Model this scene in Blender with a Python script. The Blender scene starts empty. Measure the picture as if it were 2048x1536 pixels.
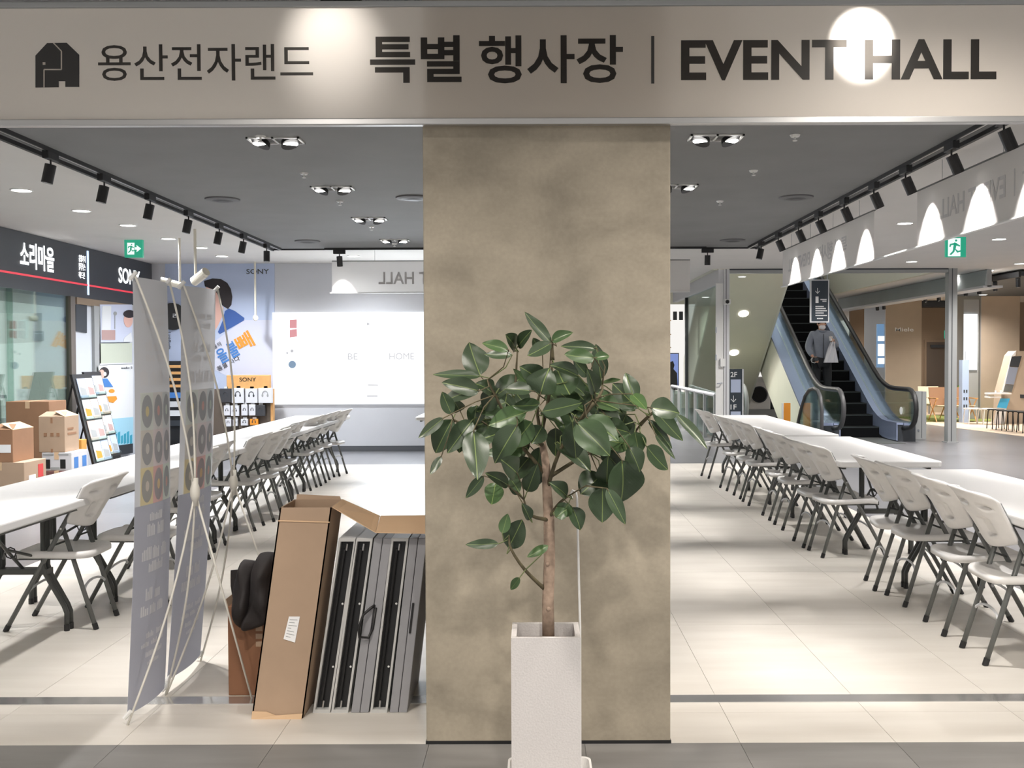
import bpy, bmesh, math, random
from mathutils import Vector, Matrix, noise
random.seed(7)
S = bpy.context.scene
COL = S.collection
R = math.radians
# ---------------------------------------------------------------- camera
F, CX, CY, H = 1990.0, 1074.0, 768.0, 1.5
PITCH = math.atan(50 / F)
ROLL = R(0.2)
cam_d = bpy.data.cameras.new('camera')
cam_d.sensor_width = 36
cam_d.lens = F / 2048 * 36
cam_d.shift_x = -50 / 2048
cam_d.clip_end = 200
cam = bpy.data.objects.new('camera', cam_d)
COL.objects.link(cam)
cam.matrix_world = Matrix.Translation((0, 0, H)) @ Matrix.Rotation(R(90) - PITCH, 4, 'X') @ Matrix.Rotation(-ROLL, 4, 'Z')
S.camera = cam
# ---------------------------------------------------------------- world, exposure
W = bpy.data.worlds.new('world'); S.world = W
W.use_nodes = True
W.node_tree.nodes['Background'].inputs[0].default_value = (1.0, 0.97, 0.93, 1)
W.node_tree.nodes['Background'].inputs[1].default_value = 0.95
S.view_settings.view_transform = 'Standard'
S.view_settings.look = 'None'
S.view_settings.exposure = 0.0
S.view_settings.gamma = 1
S.view_settings.use_curve_mapping = False
S.cycles.max_bounces = 8
S.cycles.diffuse_bounces = 4
S.cycles.transparent_max_bounces = 12
S.cycles.sample_clamp_indirect = 6
# light powers (W), tuned against the photograph
P_HALL, P_TRACK, P_DOWN, P_FRONT = 275.0, 90.0, 440.0, 250.0
WARM, NEUT, COOL = (1.0, 0.93, 0.85), (1.0, 0.965, 0.93), (0.86, 0.93, 1.0)

# ---------------------------------------------------------------- pixel -> place (measuring helpers)
CR, SR = math.cos(ROLL), math.sin(ROLL)
def ray(px, py):
    u, v = (px - CX) / F, (CY - py) / F
    u, v = u * CR + v * SR, -u * SR + v * CR
    cp, sp = math.cos(PITCH), math.sin(PITCH)
    return Vector((u, cp + v * sp, -sp + v * cp))
def P(px, py, Y):
    d = ray(px, py); return Vector((0, 0, H)) + d * (Y / d.y)
def G(px, py, z=0.0):
    d = ray(px, py); return Vector((0, 0, H)) + d * ((z - H) / d.z)
def PX(px, py, X):
    d = ray(px, py); return Vector((0, 0, H)) + d * (X / d.x)

# ---------------------------------------------------------------- materials
MATS = {}
def srgb(r, g, b):
    f = lambda c: c / 12.92 if c <= 0.04045 else ((c + 0.055) / 1.055) ** 2.4
    return (f(r / 255), f(g / 255), f(b / 255), 1)
def mat(name, col, rough=0.6, metal=0.0, emit=None, es=0.0, spec=0.5, var=0.0, scale=8.0, bump=0.0, aniso=None):
    """plain principled material, with optional soft noise in colour and relief"""
    if name in MATS: return MATS[name]
    m = bpy.data.materials.new(name); m.use_nodes = True
    nt = m.node_tree; b = nt.nodes['Principled BSDF']
    b.inputs['Base Color'].default_value = col
    b.inputs['Roughness'].default_value = rough
    b.inputs['Metallic'].default_value = metal
    b.inputs['Specular IOR Level'].default_value = spec
    if emit:
        b.inputs['Emission Color'].default_value = emit
        b.inputs['Emission Strength'].default_value = es
    if var or bump:
        tc = nt.nodes.new('ShaderNodeTexCoord'); n = nt.nodes.new('ShaderNodeTexNoise')
        n.inputs['Scale'].default_value = scale; n.inputs['Detail'].default_value = 5
        nt.links.new(tc.outputs['Object'], n.inputs['Vector'])
        if var:
            rp = nt.nodes.new('ShaderNodeValToRGB')
            rp.color_ramp.elements[0].position, rp.color_ramp.elements[1].position = 0.3, 0.7
            rp.color_ramp.elements[0].color = tuple(c * (1 - var) for c in col[:3]) + (1,)
            rp.color_ramp.elements[1].color = tuple(min(1, c * (1 + var)) for c in col[:3]) + (1,)
            nt.links.new(n.outputs['Fac'], rp.inputs['Fac']); nt.links.new(rp.outputs['Color'], b.inputs['Base Color'])
        if bump:
            bp = nt.nodes.new('ShaderNodeBump'); bp.inputs['Strength'].default_value = bump; bp.inputs['Distance'].default_value = 0.01
            nt.links.new(n.outputs['Fac'], bp.inputs['Height']); nt.links.new(bp.outputs['Normal'], b.inputs['Normal'])
    MATS[name] = m; return m
def glow(name, col, s):
    return mat(name, (0.04, 0.04, 0.04, 1), 0.5, emit=col, es=s)
def nodes_of(m): return m.node_tree, m.node_tree.nodes['Principled BSDF']

def concrete():
    m = mat('polished concrete', srgb(150, 138, 118), 0.7, spec=0.25); nt, b = nodes_of(m)
    tc = nt.nodes.new('ShaderNodeTexCoord')
    mp = nt.nodes.new('ShaderNodeMapping'); mp.inputs['Scale'].default_value = (1.6, 1, 2.2)
    nt.links.new(tc.outputs['Object'], mp.inputs['Vector'])
    n1 = nt.nodes.new('ShaderNodeTexNoise'); n1.inputs['Scale'].default_value = 1.7; n1.inputs['Detail'].default_value = 9; n1.inputs['Distortion'].default_value = 0.35; n1.inputs['Roughness'].default_value = 0.55
    nt.links.new(mp.outputs['Vector'], n1.inputs['Vector'])
    rp = nt.nodes.new('ShaderNodeValToRGB'); e = rp.color_ramp.elements
    e[0].position, e[0].color = 0.30, srgb(141, 133, 119)
    e[1].position, e[1].color = 0.68, srgb(177, 167, 150)
    k = e.new(0.48); k.color = srgb(161, 152, 136)
    nt.links.new(n1.outputs['Fac'], rp.inputs['Fac'])
    n2 = nt.nodes.new('ShaderNodeTexNoise'); n2.inputs['Scale'].default_value = 60; n2.inputs['Detail'].default_value = 3
    nt.links.new(tc.outputs['Object'], n2.inputs['Vector'])
    mx = nt.nodes.new('ShaderNodeMixRGB'); mx.blend_type = 'OVERLAY'; mx.inputs[0].default_value = 0.12
    nt.links.new(rp.outputs['Color'], mx.inputs[1]); nt.links.new(n2.outputs['Fac'], mx.inputs[2])
    nt.links.new(mx.outputs[0], b.inputs['Base Color'])
    bp = nt.nodes.new('ShaderNodeBump'); bp.inputs['Strength'].default_value = 0.12; bp.inputs['Distance'].default_value = 0.02
    nt.links.new(n1.outputs['Fac'], bp.inputs['Height']); nt.links.new(bp.outputs['Normal'], b.inputs['Normal'])
    return m
def tile_mat(name, c1, c2, rough, sx=0.5):
    m = mat(name, c1, rough, spec=0.4); nt, b = nodes_of(m)
    tc = nt.nodes.new('ShaderNodeTexCoord'); oi = nt.nodes.new('ShaderNodeObjectInfo')
    mp = nt.nodes.new('ShaderNodeMapping'); mp.inputs['Scale'].default_value = (sx, 3.0, 1)
    nt.links.new(tc.outputs['Object'], mp.inputs['Vector'])
    ad = nt.nodes.new('ShaderNodeVectorMath'); ad.operation = 'ADD'
    mu = nt.nodes.new('ShaderNodeMath'); mu.operation = 'MULTIPLY'; mu.inputs[1].default_value = 37
    nt.links.new(oi.outputs['Random'], mu.inputs[0])
    nt.links.new(mp.outputs['Vector'], ad.inputs[0]); nt.links.new(mu.outputs[0], ad.inputs[1])
    n = nt.nodes.new('ShaderNodeTexNoise'); n.inputs['Scale'].default_value = 3; n.inputs['Detail'].default_value = 7
    nt.links.new(ad.outputs[0], n.inputs['Vector'])
    rp = nt.nodes.new('ShaderNodeValToRGB'); e = rp.color_ramp.elements
    e[0].position, e[0].color = 0.3, c1; e[1].position, e[1].color = 0.7, c2
    nt.links.new(n.outputs['Fac'], rp.inputs['Fac']); nt.links.new(rp.outputs['Color'], b.inputs['Base Color'])
    return m
def tiled_grey():
    """far grey tiling: joints too far off to tell the tiles apart"""
    m = mat('grey floor tiling', srgb(132, 132, 134), 0.28, spec=0.5); nt, b = nodes_of(m)
    tc = nt.nodes.new('ShaderNodeTexCoord')
    br = nt.nodes.new('ShaderNodeTexBrick'); br.offset = 0
    br.inputs['Color1'].default_value = srgb(108, 108, 111); br.inputs['Color2'].default_value = srgb(116, 116, 120); br.inputs['Mortar'].default_value = srgb(94, 94, 97)
    br.inputs['Scale'].default_value = 1; br.inputs['Mortar Size'].default_value = 0.002
    br.inputs['Brick Width'].default_value = 0.61; br.inputs['Row Height'].default_value = 0.61
    nt.links.new(tc.outputs['Object'], br.inputs['Vector']); nt.links.new(br.outputs['Color'], b.inputs['Base Color'])
    return m
def banner_mat(name, col, trans, rough=0.35, spec=0.5):
    """thin translucent panel: diffuse both ways plus a glossy face"""
    m = bpy.data.materials.new(name); m.use_nodes = True; nt = m.node_tree; nt.nodes.clear()
    o = nt.nodes.new('ShaderNodeOutputMaterial'); p = nt.nodes.new('ShaderNodeBsdfPrincipled'); t = nt.nodes.new('ShaderNodeBsdfTranslucent'); mx = nt.nodes.new('ShaderNodeMixShader')
    p.inputs['Base Color'].default_value = col; p.inputs['Roughness'].default_value = rough; p.inputs['Specular IOR Level'].default_value = spec
    t.inputs['Color'].default_value = col; mx.inputs[0].default_value = trans
    nt.links.new(p.outputs[0], mx.inputs[1]); nt.links.new(t.outputs[0], mx.inputs[2]); nt.links.new(mx.outputs[0], o.inputs[0])
    MATS[name] = m; return m
def glass_mat(name, tint, refl=0.12, rough=0.02):
    m = bpy.data.materials.new(name); m.use_nodes = True; nt = m.node_tree; nt.nodes.clear()
    o = nt.nodes.new('ShaderNodeOutputMaterial'); t = nt.nodes.new('ShaderNodeBsdfTransparent'); g = nt.nodes.new('ShaderNodeBsdfGlossy'); mx = nt.nodes.new('ShaderNodeMixShader')
    fr = nt.nodes.new('ShaderNodeLayerWeight'); fr.inputs[0].default_value = 0.25
    mm = nt.nodes.new('ShaderNodeMath'); mm.operation = 'MULTIPLY_ADD'; mm.inputs[1].default_value = 0.6; mm.inputs[2].default_value = refl
    nt.links.new(fr.outputs['Fresnel'], mm.inputs[0])
    t.inputs[0].default_value = tint; g.inputs['Roughness'].default_value = rough; g.inputs[0].default_value = (0.9, 0.95, 0.95, 1)
    nt.links.new(mm.outputs[0], mx.inputs[0]); nt.links.new(t.outputs[0], mx.inputs[1]); nt.links.new(g.outputs[0], mx.inputs[2]); nt.links.new(mx.outputs[0], o.inputs[0])
    MATS[name] = m; return m
def brushed(name, col, rough, metal=1.0):
    m = mat(name, col, rough, metal); nt, b = nodes_of(m)
    tc = nt.nodes.new('ShaderNodeTexCoord'); mp = nt.nodes.new('ShaderNodeMapping'); mp.inputs['Scale'].default_value = (1, 60, 60)
    n = nt.nodes.new('ShaderNodeTexNoise'); n.inputs['Scale'].default_value = 6; n.inputs['Detail'].default_value = 4
    nt.links.new(tc.outputs['Object'], mp.inputs['Vector']); nt.links.new(mp.outputs['Vector'], n.inputs['Vector'])
    mr = nt.nodes.new('ShaderNodeMapRange'); mr.inputs['To Min'].default_value = rough * 0.7; mr.inputs['To Max'].default_value = rough * 1.4
    nt.links.new(n.outputs['Fac'], mr.inputs['Value']); nt.links.new(mr.outputs[0], b.inputs['Roughness'])
    return m
def leaf_mat():
    m = mat('rubber plant leaf', (0.03, 0.08, 0.03, 1), 0.36, spec=0.5); nt, b = nodes_of(m)
    tc = nt.nodes.new('ShaderNodeTexCoord'); sp = nt.nodes.new('ShaderNodeSeparateXYZ')
    nt.links.new(tc.outputs['Generated'], sp.inputs[0])
    s1 = nt.nodes.new('ShaderNodeMath'); s1.operation = 'SUBTRACT'; s1.inputs[1].default_value = 0.5
    a1 = nt.nodes.new('ShaderNodeMath'); a1.operation = 'ABSOLUTE'
    nt.links.new(sp.outputs['X'], s1.inputs[0]); nt.links.new(s1.outputs[0], a1.inputs[0])
    rb = nt.nodes.new('ShaderNodeValToRGB'); e = rb.color_ramp.elements
    e[0].position, e[0].color = 0.006, (1, 1, 1, 1); e[1].position, e[1].color = 0.020, (0, 0, 0, 1)
    nt.links.new(a1.outputs[0], rb.inputs['Fac'])
    # side veins
    vm = nt.nodes.new('ShaderNodeMath'); vm.operation = 'MULTIPLY_ADD'; vm.inputs[1].default_value = -0.9
    nt.links.new(a1.outputs[0], vm.inputs[0]); nt.links.new(sp.outputs['Y'], vm.inputs[2])
    wv = nt.nodes.new('ShaderNodeMath'); wv.operation = 'MULTIPLY'; wv.inputs[1].default_value = 75
    nt.links.new(vm.outputs[0], wv.inputs[0])
    sn = nt.nodes.new('ShaderNodeMath'); sn.operation = 'SINE'; nt.links.new(wv.outputs[0], sn.inputs[0])
    vr = nt.nodes.new('ShaderNodeMapRange'); vr.inputs['From Min'].default_value = 0.8; vr.inputs['From Max'].default_value = 1.0; vr.inputs['To Max'].default_value = 0.16
    nt.links.new(sn.outputs[0], vr.inputs['Value'])
    oi = nt.nodes.new('ShaderNodeObjectInfo')
    base = nt.nodes.new('ShaderNodeValToRGB'); e = base.color_ramp.elements
    e[0].position, e[0].color = 0.0, srgb(24, 44, 28); e[1].position, e[1].color = 1.0, srgb(58, 92, 42)
    k = e.new(0.7); k.color = srgb(34, 60, 34)
    nt.links.new(oi.outputs['Random'], base.inputs['Fac'])
    m1 = nt.nodes.new('ShaderNodeMixRGB'); m1.inputs[2].default_value = srgb(70, 100, 56)
    nt.links.new(vr.outputs[0], m1.inputs[0]); nt.links.new(base.outputs['Color'], m1.inputs[1])
    m2 = nt.nodes.new('ShaderNodeMixRGB'); m2.inputs[2].default_value = srgb(132, 150, 84)
    nt.links.new(rb.outputs['Color'], m2.inputs[0]); nt.links.new(m1.outputs[0], m2.inputs[1])
    gm = nt.nodes.new('ShaderNodeNewGeometry'); m3 = nt.nodes.new('ShaderNodeMixRGB'); m3.inputs[2].default_value = srgb(92, 104, 76)
    bf = nt.nodes.new('ShaderNodeMath'); bf.operation = 'MULTIPLY'; bf.inputs[1].default_value = 0.25
    nt.links.new(gm.outputs['Backfacing'], bf.inputs[0]); nt.links.new(bf.outputs[0], m3.inputs[0]); nt.links.new(m2.outputs[0], m3.inputs[1])
    nt.links.new(m3.outputs[0], b.inputs['Base Color'])
    return m

M_CONC = concrete()
M_BEIGE = tile_mat('beige porcelain tile', srgb(203, 197, 188), srgb(214, 209, 201), 0.34)
M_GREYT = tile_mat('grey porcelain tile', srgb(116, 114, 112), srgb(132, 130, 128), 0.45)
M_GREYF = tiled_grey()
M_GROUT = mat('grout', srgb(190, 184, 176), 0.9)
M_WHITE = mat('white plastic', srgb(240, 238, 236), 0.35, var=0.03, scale=20)
M_TABLE = mat('white moulded tabletop', srgb(228, 227, 226), 0.42, bump=0.05, scale=300)
M_LEG = mat('grey powder coated tube', srgb(98, 100, 98), 0.4, var=0.04, scale=30)
M_LEGD = mat('dark powder coated tube', srgb(66, 68, 66), 0.45)
M_BLACK = mat('black plastic', srgb(30, 30, 31), 0.45)
M_BLACKM = mat('matt black metal', srgb(26, 26, 28), 0.5)
M_CEIL_D = mat('dark grey painted ceiling', srgb(112, 112, 113), 0.75, var=0.05, scale=2)
M_CEIL_W = mat('white painted ceiling', srgb(216, 213, 208), 0.8, var=0.02, scale=2)
M_WALL = mat('pale grey wall', srgb(206, 207, 212), 0.7, var=0.02, scale=2)
M_SIGN = banner_mat('cream sign panel', srgb(234, 226, 216), 0.58, 0.28)
M_BANNER = banner_mat('white hanging banner', srgb(228, 225, 222), 0.25, 0.6, 0.2)
M_SIGNINK = banner_mat('black sign print', srgb(24, 22, 22), 0.45, 0.3)
M_SIGNINK.node_tree.nodes['Translucent BSDF'].inputs[0].default_value = (0.20, 0.19, 0.18, 1)
M_INK = mat('black vinyl', srgb(26, 24, 24), 0.28, spec=0.8)
M_GHOST = mat('grey show-through print', srgb(198, 196, 196), 0.6)
M_ALU = mat('satin aluminium', srgb(196, 196, 196), 0.35, 1.0)
M_STEEL = brushed('brushed steel', srgb(190, 196, 206), 0.22)
M_STRIP = brushed('stainless floor strip', srgb(222, 222, 222), 0.15, 0.85)
M_BLUESTEEL = brushed('escalator steel', srgb(176, 188, 222), 0.22, 0.6)
M_KRAFT = mat('kraft cardboard', srgb(172, 147, 124), 0.8, var=0.05, scale=5)
M_KRAFTD = mat('brown cardboard', srgb(150, 112, 84), 0.8, var=0.06, scale=6)
M_KRAFTL = mat('pale cardboard', srgb(208, 176, 142), 0.8, var=0.04, scale=6)
M_GLASS = glass_mat('clear glass', (0.90, 0.95, 0.93, 1), 0.05)
M_GLASSG = glass_mat('green edged glass', (0.74, 0.83, 0.79, 1), 0.10)
M_LEAF = leaf_mat()
M_BARK = mat('plant bark', srgb(164, 142, 124), 0.85, var=0.25, scale=40, bump=0.3)
M_TWIG = mat('green brown twig', srgb(92, 84, 62), 0.8, var=0.2, scale=40)
M_CREAM = mat('cream cladding', srgb(232, 230, 214), 0.6, var=0.02, scale=2)
M_OLIVE = mat('olive cream soffit', srgb(226, 222, 200), 0.6, var=0.02, scale=2)
M_BROWN = mat('brown rendered wall', srgb(178, 162, 144), 0.8, var=0.06, scale=1.5)
M_BROWND = mat('dark taupe wall', srgb(140, 122, 104), 0.8, var=0.05, scale=2)
M_CHAR = mat('charcoal panel', srgb(52, 56, 62), 0.5)
M_NAVY = mat('navy sign face', srgb(46, 56, 66), 0.5)
M_GREYP = mat('mid grey paint', srgb(158, 160, 160), 0.5)
M_LGREY = mat('light grey paint', srgb(208, 209, 212), 0.45)
M_FIT = mat('white enamel', srgb(232, 232, 230), 0.35)
M_WHITEINK = mat('white print', srgb(240, 240, 240), 0.6)
M_RED = mat('red print', srgb(206, 60, 60), 0.6)
M_ORANGE = mat('orange print', srgb(228, 146, 44), 0.6)
M_BLUE = mat('blue print', srgb(66, 122, 190), 0.6)
M_WOOD = mat('light wood', srgb(212, 160, 100), 0.55, var=0.08, scale=10)
M_LAMP = glow('lamp disc', (1, 0.97, 0.92, 1), 9.0)

# ---------------------------------------------------------------- mesh helpers
ORG = {}
class MB:
    def __init__(s): s.v, s.f = [], []
    def add(s, vs, fs):
        n = len(s.v); s.v += [Vector(v) for v in vs]; s.f += [tuple(i + n for i in f) for f in fs]; return s
    def box(s, a, b):
        (x0, y0, z0), (x1, y1, z1) = a, b
        return s.add([(x0, y0, z0), (x1, y0, z0), (x1, y1, z0), (x0, y1, z0), (x0, y0, z1), (x1, y0, z1), (x1, y1, z1), (x0, y1, z1)],
                     [(0, 3, 2, 1), (4, 5, 6, 7), (0, 1, 5, 4), (1, 2, 6, 5), (2, 3, 7, 6), (3, 0, 4, 7)])
    def hexa(s, p):      # eight corners: four below, four above, both counter-clockwise
        return s.add(p, [(0, 3, 2, 1), (4, 5, 6, 7), (0, 1, 5, 4), (1, 2, 6, 5), (2, 3, 7, 6), (3, 0, 4, 7)])
    def slab(s, quad, off):   # flat outline thickened by the vector off
        n = len(quad); q = [Vector(p) for p in quad]; o = Vector(off)
        fs = [tuple(range(n)), tuple(range(2 * n - 1, n - 1, -1))] + [(i, i + n, (i + 1) % n + n, (i + 1) % n) for i in range(n)]
        return s.add(q + [p + o for p in q], fs)
    def tube(s, pts, r, n=8, caps=True):
        pts = [Vector(p) for p in pts]; m = len(pts)
        rr = r if isinstance(r, (list, tuple)) else [r] * m
        t0 = (pts[1] - pts[0]).normalized()
        up = Vector((0, 0, 1)) if abs(t0.z) < 0.9 else Vector((0, 1, 0))
        side = t0.cross(up).normalized(); rings = []
        for i, p in enumerate(pts):
            if i == 0: t = t0
            elif i == m - 1: t = (pts[-1] - pts[-2]).normalized()
            else: t = ((pts[i + 1] - p).normalized() + (p - pts[i - 1]).normalized()).normalized()
            side = (side - t * side.dot(t)).normalized(); w = t.cross(side)
            rings.append([p + (side * math.cos(2 * math.pi * k / n) + w * math.sin(2 * math.pi * k / n)) * rr[i] for k in range(n)])
        vs = [v for rg in rings for v in rg]; fs = []
        for i in range(m - 1):
            for k in range(n):
                fs.append((i * n + k, i * n + (k + 1) % n, (i + 1) * n + (k + 1) % n, (i + 1) * n + k))
        if caps: fs += [tuple(range(n - 1, -1, -1)), tuple((m - 1) * n + k for k in range(n))]
        return s.add(vs, fs)
    def ring(s, a, d, r0, r1, h, n=24):
        """flat washer: inner r0, outer r1, thickness h along unit d from a"""
        a, d = Vector(a), Vector(d).normalized(); u = d.orthogonal().normalized(); w = d.cross(u); vs = []
        for rr, hh in ((r0, 0), (r1, 0), (r1, h), (r0, h)):
            vs += [a + d * hh + (u * math.cos(2 * math.pi * k / n) + w * math.sin(2 * math.pi * k / n)) * rr for k in range(n)]
        return s.add(vs, [(q * n + k, q * n + (k + 1) % n, ((q + 1) % 4) * n + (k + 1) % n, ((q + 1) % 4) * n + k) for q in range(4) for k in range(n)])
    def cyl(s, a, b, r, n=16): return s.tube([a, b], r, n)
    def disc(s, c, r, n=20, u=(1, 0, 0), w=(0, 1, 0), ru=None):
        c, u, w = Vector(c), Vector(u), Vector(w)
        return s.add([c + u * (r * math.cos(2 * math.pi * k / n)) + w * ((ru or r) * math.sin(2 * math.pi * k / n)) for k in range(n)], [tuple(range(n))])
    def grid(s, fn, nu, nv):
        vs = [fn(i / nu, j / nv) for j in range(nv + 1) for i in range(nu + 1)]
        fs = [(j * (nu + 1) + i, j * (nu + 1) + i + 1, (j + 1) * (nu + 1) + i + 1, (j + 1) * (nu + 1) + i) for j in range(nv) for i in range(nu)]
        return s.add(vs, fs)
    def sphere(s, c, r, n=12, m=8, sc=(1, 1, 1)):
        c = Vector(c); vs = [c + Vector((0, 0, r * sc[2]))]
        for j in range(1, m):
            a = math.pi * j / m
            vs += [c + Vector((r * sc[0] * math.sin(a) * math.cos(2 * math.pi * k / n), r * sc[1] * math.sin(a) * math.sin(2 * math.pi * k / n), r * sc[2] * math.cos(a))) for k in range(n)]
        vs.append(c - Vector((0, 0, r * sc[2]))); L = len(vs) - 1
        fs = [(0, 1 + k, 1 + (k + 1) % n) for k in range(n)]
        for j in range(m - 2):
            fs += [(1 + j * n + k, 1 + (j + 1) * n + k, 1 + (j + 1) * n + (k + 1) % n, 1 + j * n + (k + 1) % n) for k in range(n)]
        fs += [(L, 1 + (m - 2) * n + (k + 1) % n, 1 + (m - 2) * n + k) for k in range(n)]
        return s.add(vs, fs)
    def xform(s, M): s.v = [M @ v for v in s.v]; return s

def make(name, mb, m, origin=(0, 0, 0), smooth=False, bevel=0.0, seg=2):
    me = bpy.data.meshes.new(name); o0 = Vector(origin)
    me.from_pydata([v - o0 for v in mb.v], [], mb.f); me.update()
    bm = bmesh.new(); bm.from_mesh(me); bmesh.ops.recalc_face_normals(bm, faces=bm.faces); bm.to_mesh(me); bm.free()
    if smooth:
        for p in me.polygons: p.use_smooth = True
    me.materials.append(m)
    o = bpy.data.objects.new(name, me); COL.objects.link(o)
    if bevel:
        b = o.modifiers.new('bevel', 'BEVEL'); b.width = bevel; b.segments = seg; b.limit_method = 'ANGLE'; b.angle_limit = R(40)
    return o
def part(name, mb, m, parent, **k):
    o = make(name, mb, m, ORG.get(parent.name, Vector()), **k)
    o.parent = parent; ORG[o.name] = ORG.get(parent.name, Vector()); return o
def tag(o, label, cat, group=None, kind=None):
    o['label'] = label; o['category'] = cat
    if group: o['group'] = group
    if kind: o['kind'] = kind
    return o
def thing(name, label, cat, loc=(0, 0, 0), group=None, mb=None, m=None, **k):
    """top-level thing: an Empty at its base, or one mesh"""
    if mb is None:
        o = bpy.data.objects.new(name, None); COL.objects.link(o); o.empty_display_size = 0.1
    else: o = make(name, mb, m, loc, **k)
    o.location = loc; ORG[o.name] = Vector(loc)
    return tag(o, label, cat, group)
def struct(name, mb=None, m=None, loc=(0, 0, 0), **k):
    if mb is None:
        o = bpy.data.objects.new(name, None); COL.objects.link(o)
    else: o = make(name, mb, m, loc, **k)
    o.location = loc; ORG[o.name] = Vector(loc)
    o['kind'] = 'structure'; return o
def copy_tree(o, parent=None):
    c = o.copy(); COL.objects.link(c)
    if parent: c.parent = parent
    for ch in list(o.children): copy_tree(ch, c)
    return c
def lamp(kind, loc, power, color, parent=None, aim=None, angle=60, blend=0.6, radius=0.05):
    d = bpy.data.lights.new('lamp', kind); d.energy = power; d.color = color
    o = bpy.data.objects.new('lamp', d); COL.objects.link(o)
    if kind == 'SPOT': d.spot_size = R(angle); d.spot_blend = blend; d.shadow_soft_size = radius
    elif kind == 'POINT': d.shadow_soft_size = radius
    elif kind == 'AREA': d.shape = 'DISK'; d.size = radius * 2
    o.location = Vector(loc)
    if aim is not None:
        o.rotation_euler = (Vector(aim) - Vector(loc)).to_track_quat('-Z', 'Y').to_euler()
    if parent is not None:
        o.parent = parent; o.location = Vector(loc) - ORG.get(parent.name, Vector())
    return o
FONTC = {}
def text(body, name, m, parent, origin, right, up, width=None, height=None, bold=0.0, depth=0.002, shear=0.0):
    """lettering fitted to a box: origin = lower left corner, right / up unit vectors"""
    key = (body, bold, shear)
    if key not in FONTC:
        cu = bpy.data.curves.new('text', 'FONT'); cu.body = body; cu.offset = bold; cu.shear = shear; cu.resolution_u = 3
        ob = bpy.data.objects.new('text', cu); COL.objects.link(ob)
        dg = bpy.context.evaluated_depsgraph_get(); dg.update()
        me = bpy.data.meshes.new_from_object(ob.evaluated_get(dg))
        vs = [v.co.copy() for v in me.vertices]; fs = [tuple(p.vertices) for p in me.polygons]
        bpy.data.objects.remove(ob); bpy.data.curves.remove(cu); bpy.data.meshes.remove(me)
        FONTC[key] = (vs, fs)
    vs, fs = FONTC[key]
    x0, x1 = min(v.x for v in vs), max(v.x for v in vs); y0, y1 = min(v.y for v in vs), max(v.y for v in vs)
    w, h = x1 - x0, y1 - y0
    if width is None: width = height * w / h
    if height is None: height = width * h / w
    origin, right, up = Vector(origin), Vector(right), Vector(up)
    n = right.cross(up)
    mb = MB(); mb.add([origin + right * ((v.x - x0) / w * width) + up * ((v.y - y0) / h * height) for v in vs], fs)
    me_o = ORG.get(parent.name, Vector())
    me = bpy.data.meshes.new(name); me.from_pydata([v - me_o for v in mb.v], [], mb.f); me.update(); me.materials.append(m)
    o = bpy.data.objects.new(name, me); COL.objects.link(o); o.parent = parent; ORG[o.name] = me_o
    if depth:
        so = o.modifiers.new('solid', 'SOLIDIFY'); so.thickness = depth; so.offset = 0
    return o
ORD = ['first', 'second', 'third', 'fourth', 'fifth', 'sixth', 'seventh', 'eighth', 'ninth', 'tenth', 'eleventh', 'twelfth', 'thirteenth', 'fourteenth']
EX, EY, EZ = Vector((1, 0, 0)), Vector((0, 1, 0)), Vector((0, 0, 1))
# ================================================================ floor
YP = G(1090, 1487).y                      # front edge of the beige floor and face of the pillar
XL, XR, YB, ZC = -3.74, 3.12, 14.2, 3.08  # event hall: left, right, back, ceiling height
floor = struct('floor', MB().box((-14, -2, -0.10), (22, 42, -0.012)), M_GROUT)
def paving(x0, x1, y0, y1):
    part('paving', MB().box((x0, y0, -0.012), (x1, y1, 0.0)), M_GREYF, floor)
paving(-14, XL - 0.003, YP, 42); paving(XR + 0.003, 22, YP, 42); paving(XL, XR, YB + 0.003, 42); paving(-14, 22, -2, 3.0)
xj = G(1481.7, 1488).x                    # one measured joint
cols = [XL] + [x for x in [xj + 0.607 * k for k in range(-9, 6)] if XL + 0.1 < x < XR - 0.1] + [XR]
ys1 = G(1700, 1390).y; ys0 = G(1700, 1404.5).y; yj = G(1700, 1424).y
rows = [YP, yj] + [yj + 1.385 * k for k in range(1, 8) if yj + 1.385 * k < YB - 0.2] + [YB]
TM = {}
def tile(x0, x1, y0, y1, m, g=0.0008):
    k = (round(x1 - x0, 3), round(y1 - y0, 3), m.name)
    if k not in TM:
        o = part('tile', MB().box((x0 + g, y0 + g, -0.012), (x1 - g, y1 - g, 0)), m, floor)
        c = Vector(((x0 + x1) / 2, (y0 + y1) / 2, 0)); o.data.transform(Matrix.Translation(-c)); o.location = c; TM[k] = o
    else:
        o = TM[k].copy(); COL.objects.link(o); o.location = ((x0 + x1) / 2, (y0 + y1) / 2, 0)
for x0, x1 in zip(cols, cols[1:]):
    for y0, y1 in zip(rows, rows[1:]): tile(x0, x1, y0, y1, M_BEIGE)
gc = [xj + 0.607 * k for k in range(-8, 7)]
for x0, x1 in zip(gc, gc[1:]): tile(x0, x1, YP - 0.85, YP, M_GREYT)
part('paving', MB().box((-14, 3.0, -0.012), (gc[0], YP, 0)), M_GREYF, floor); part('paving', MB().box((gc[-1], 3.0, -0.012), (22, YP, 0)), M_GREYF, floor)
struct('trim_1', MB().box((XL, ys0, -0.005), (XR + 0.3, ys1, 0.0035)), M_STRIP)
# light wood floor of the far shop on the right
part('wood_floor', MB().slab([G(1830, 846), G(2300, 905), (22, 16.5, 0), (22, 40, 0), (10, 40, 0)], (0, 0, 0.004)), mat('pale oak boards', srgb(206, 186, 164), 0.5, var=0.05, scale=3), floor)
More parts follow.
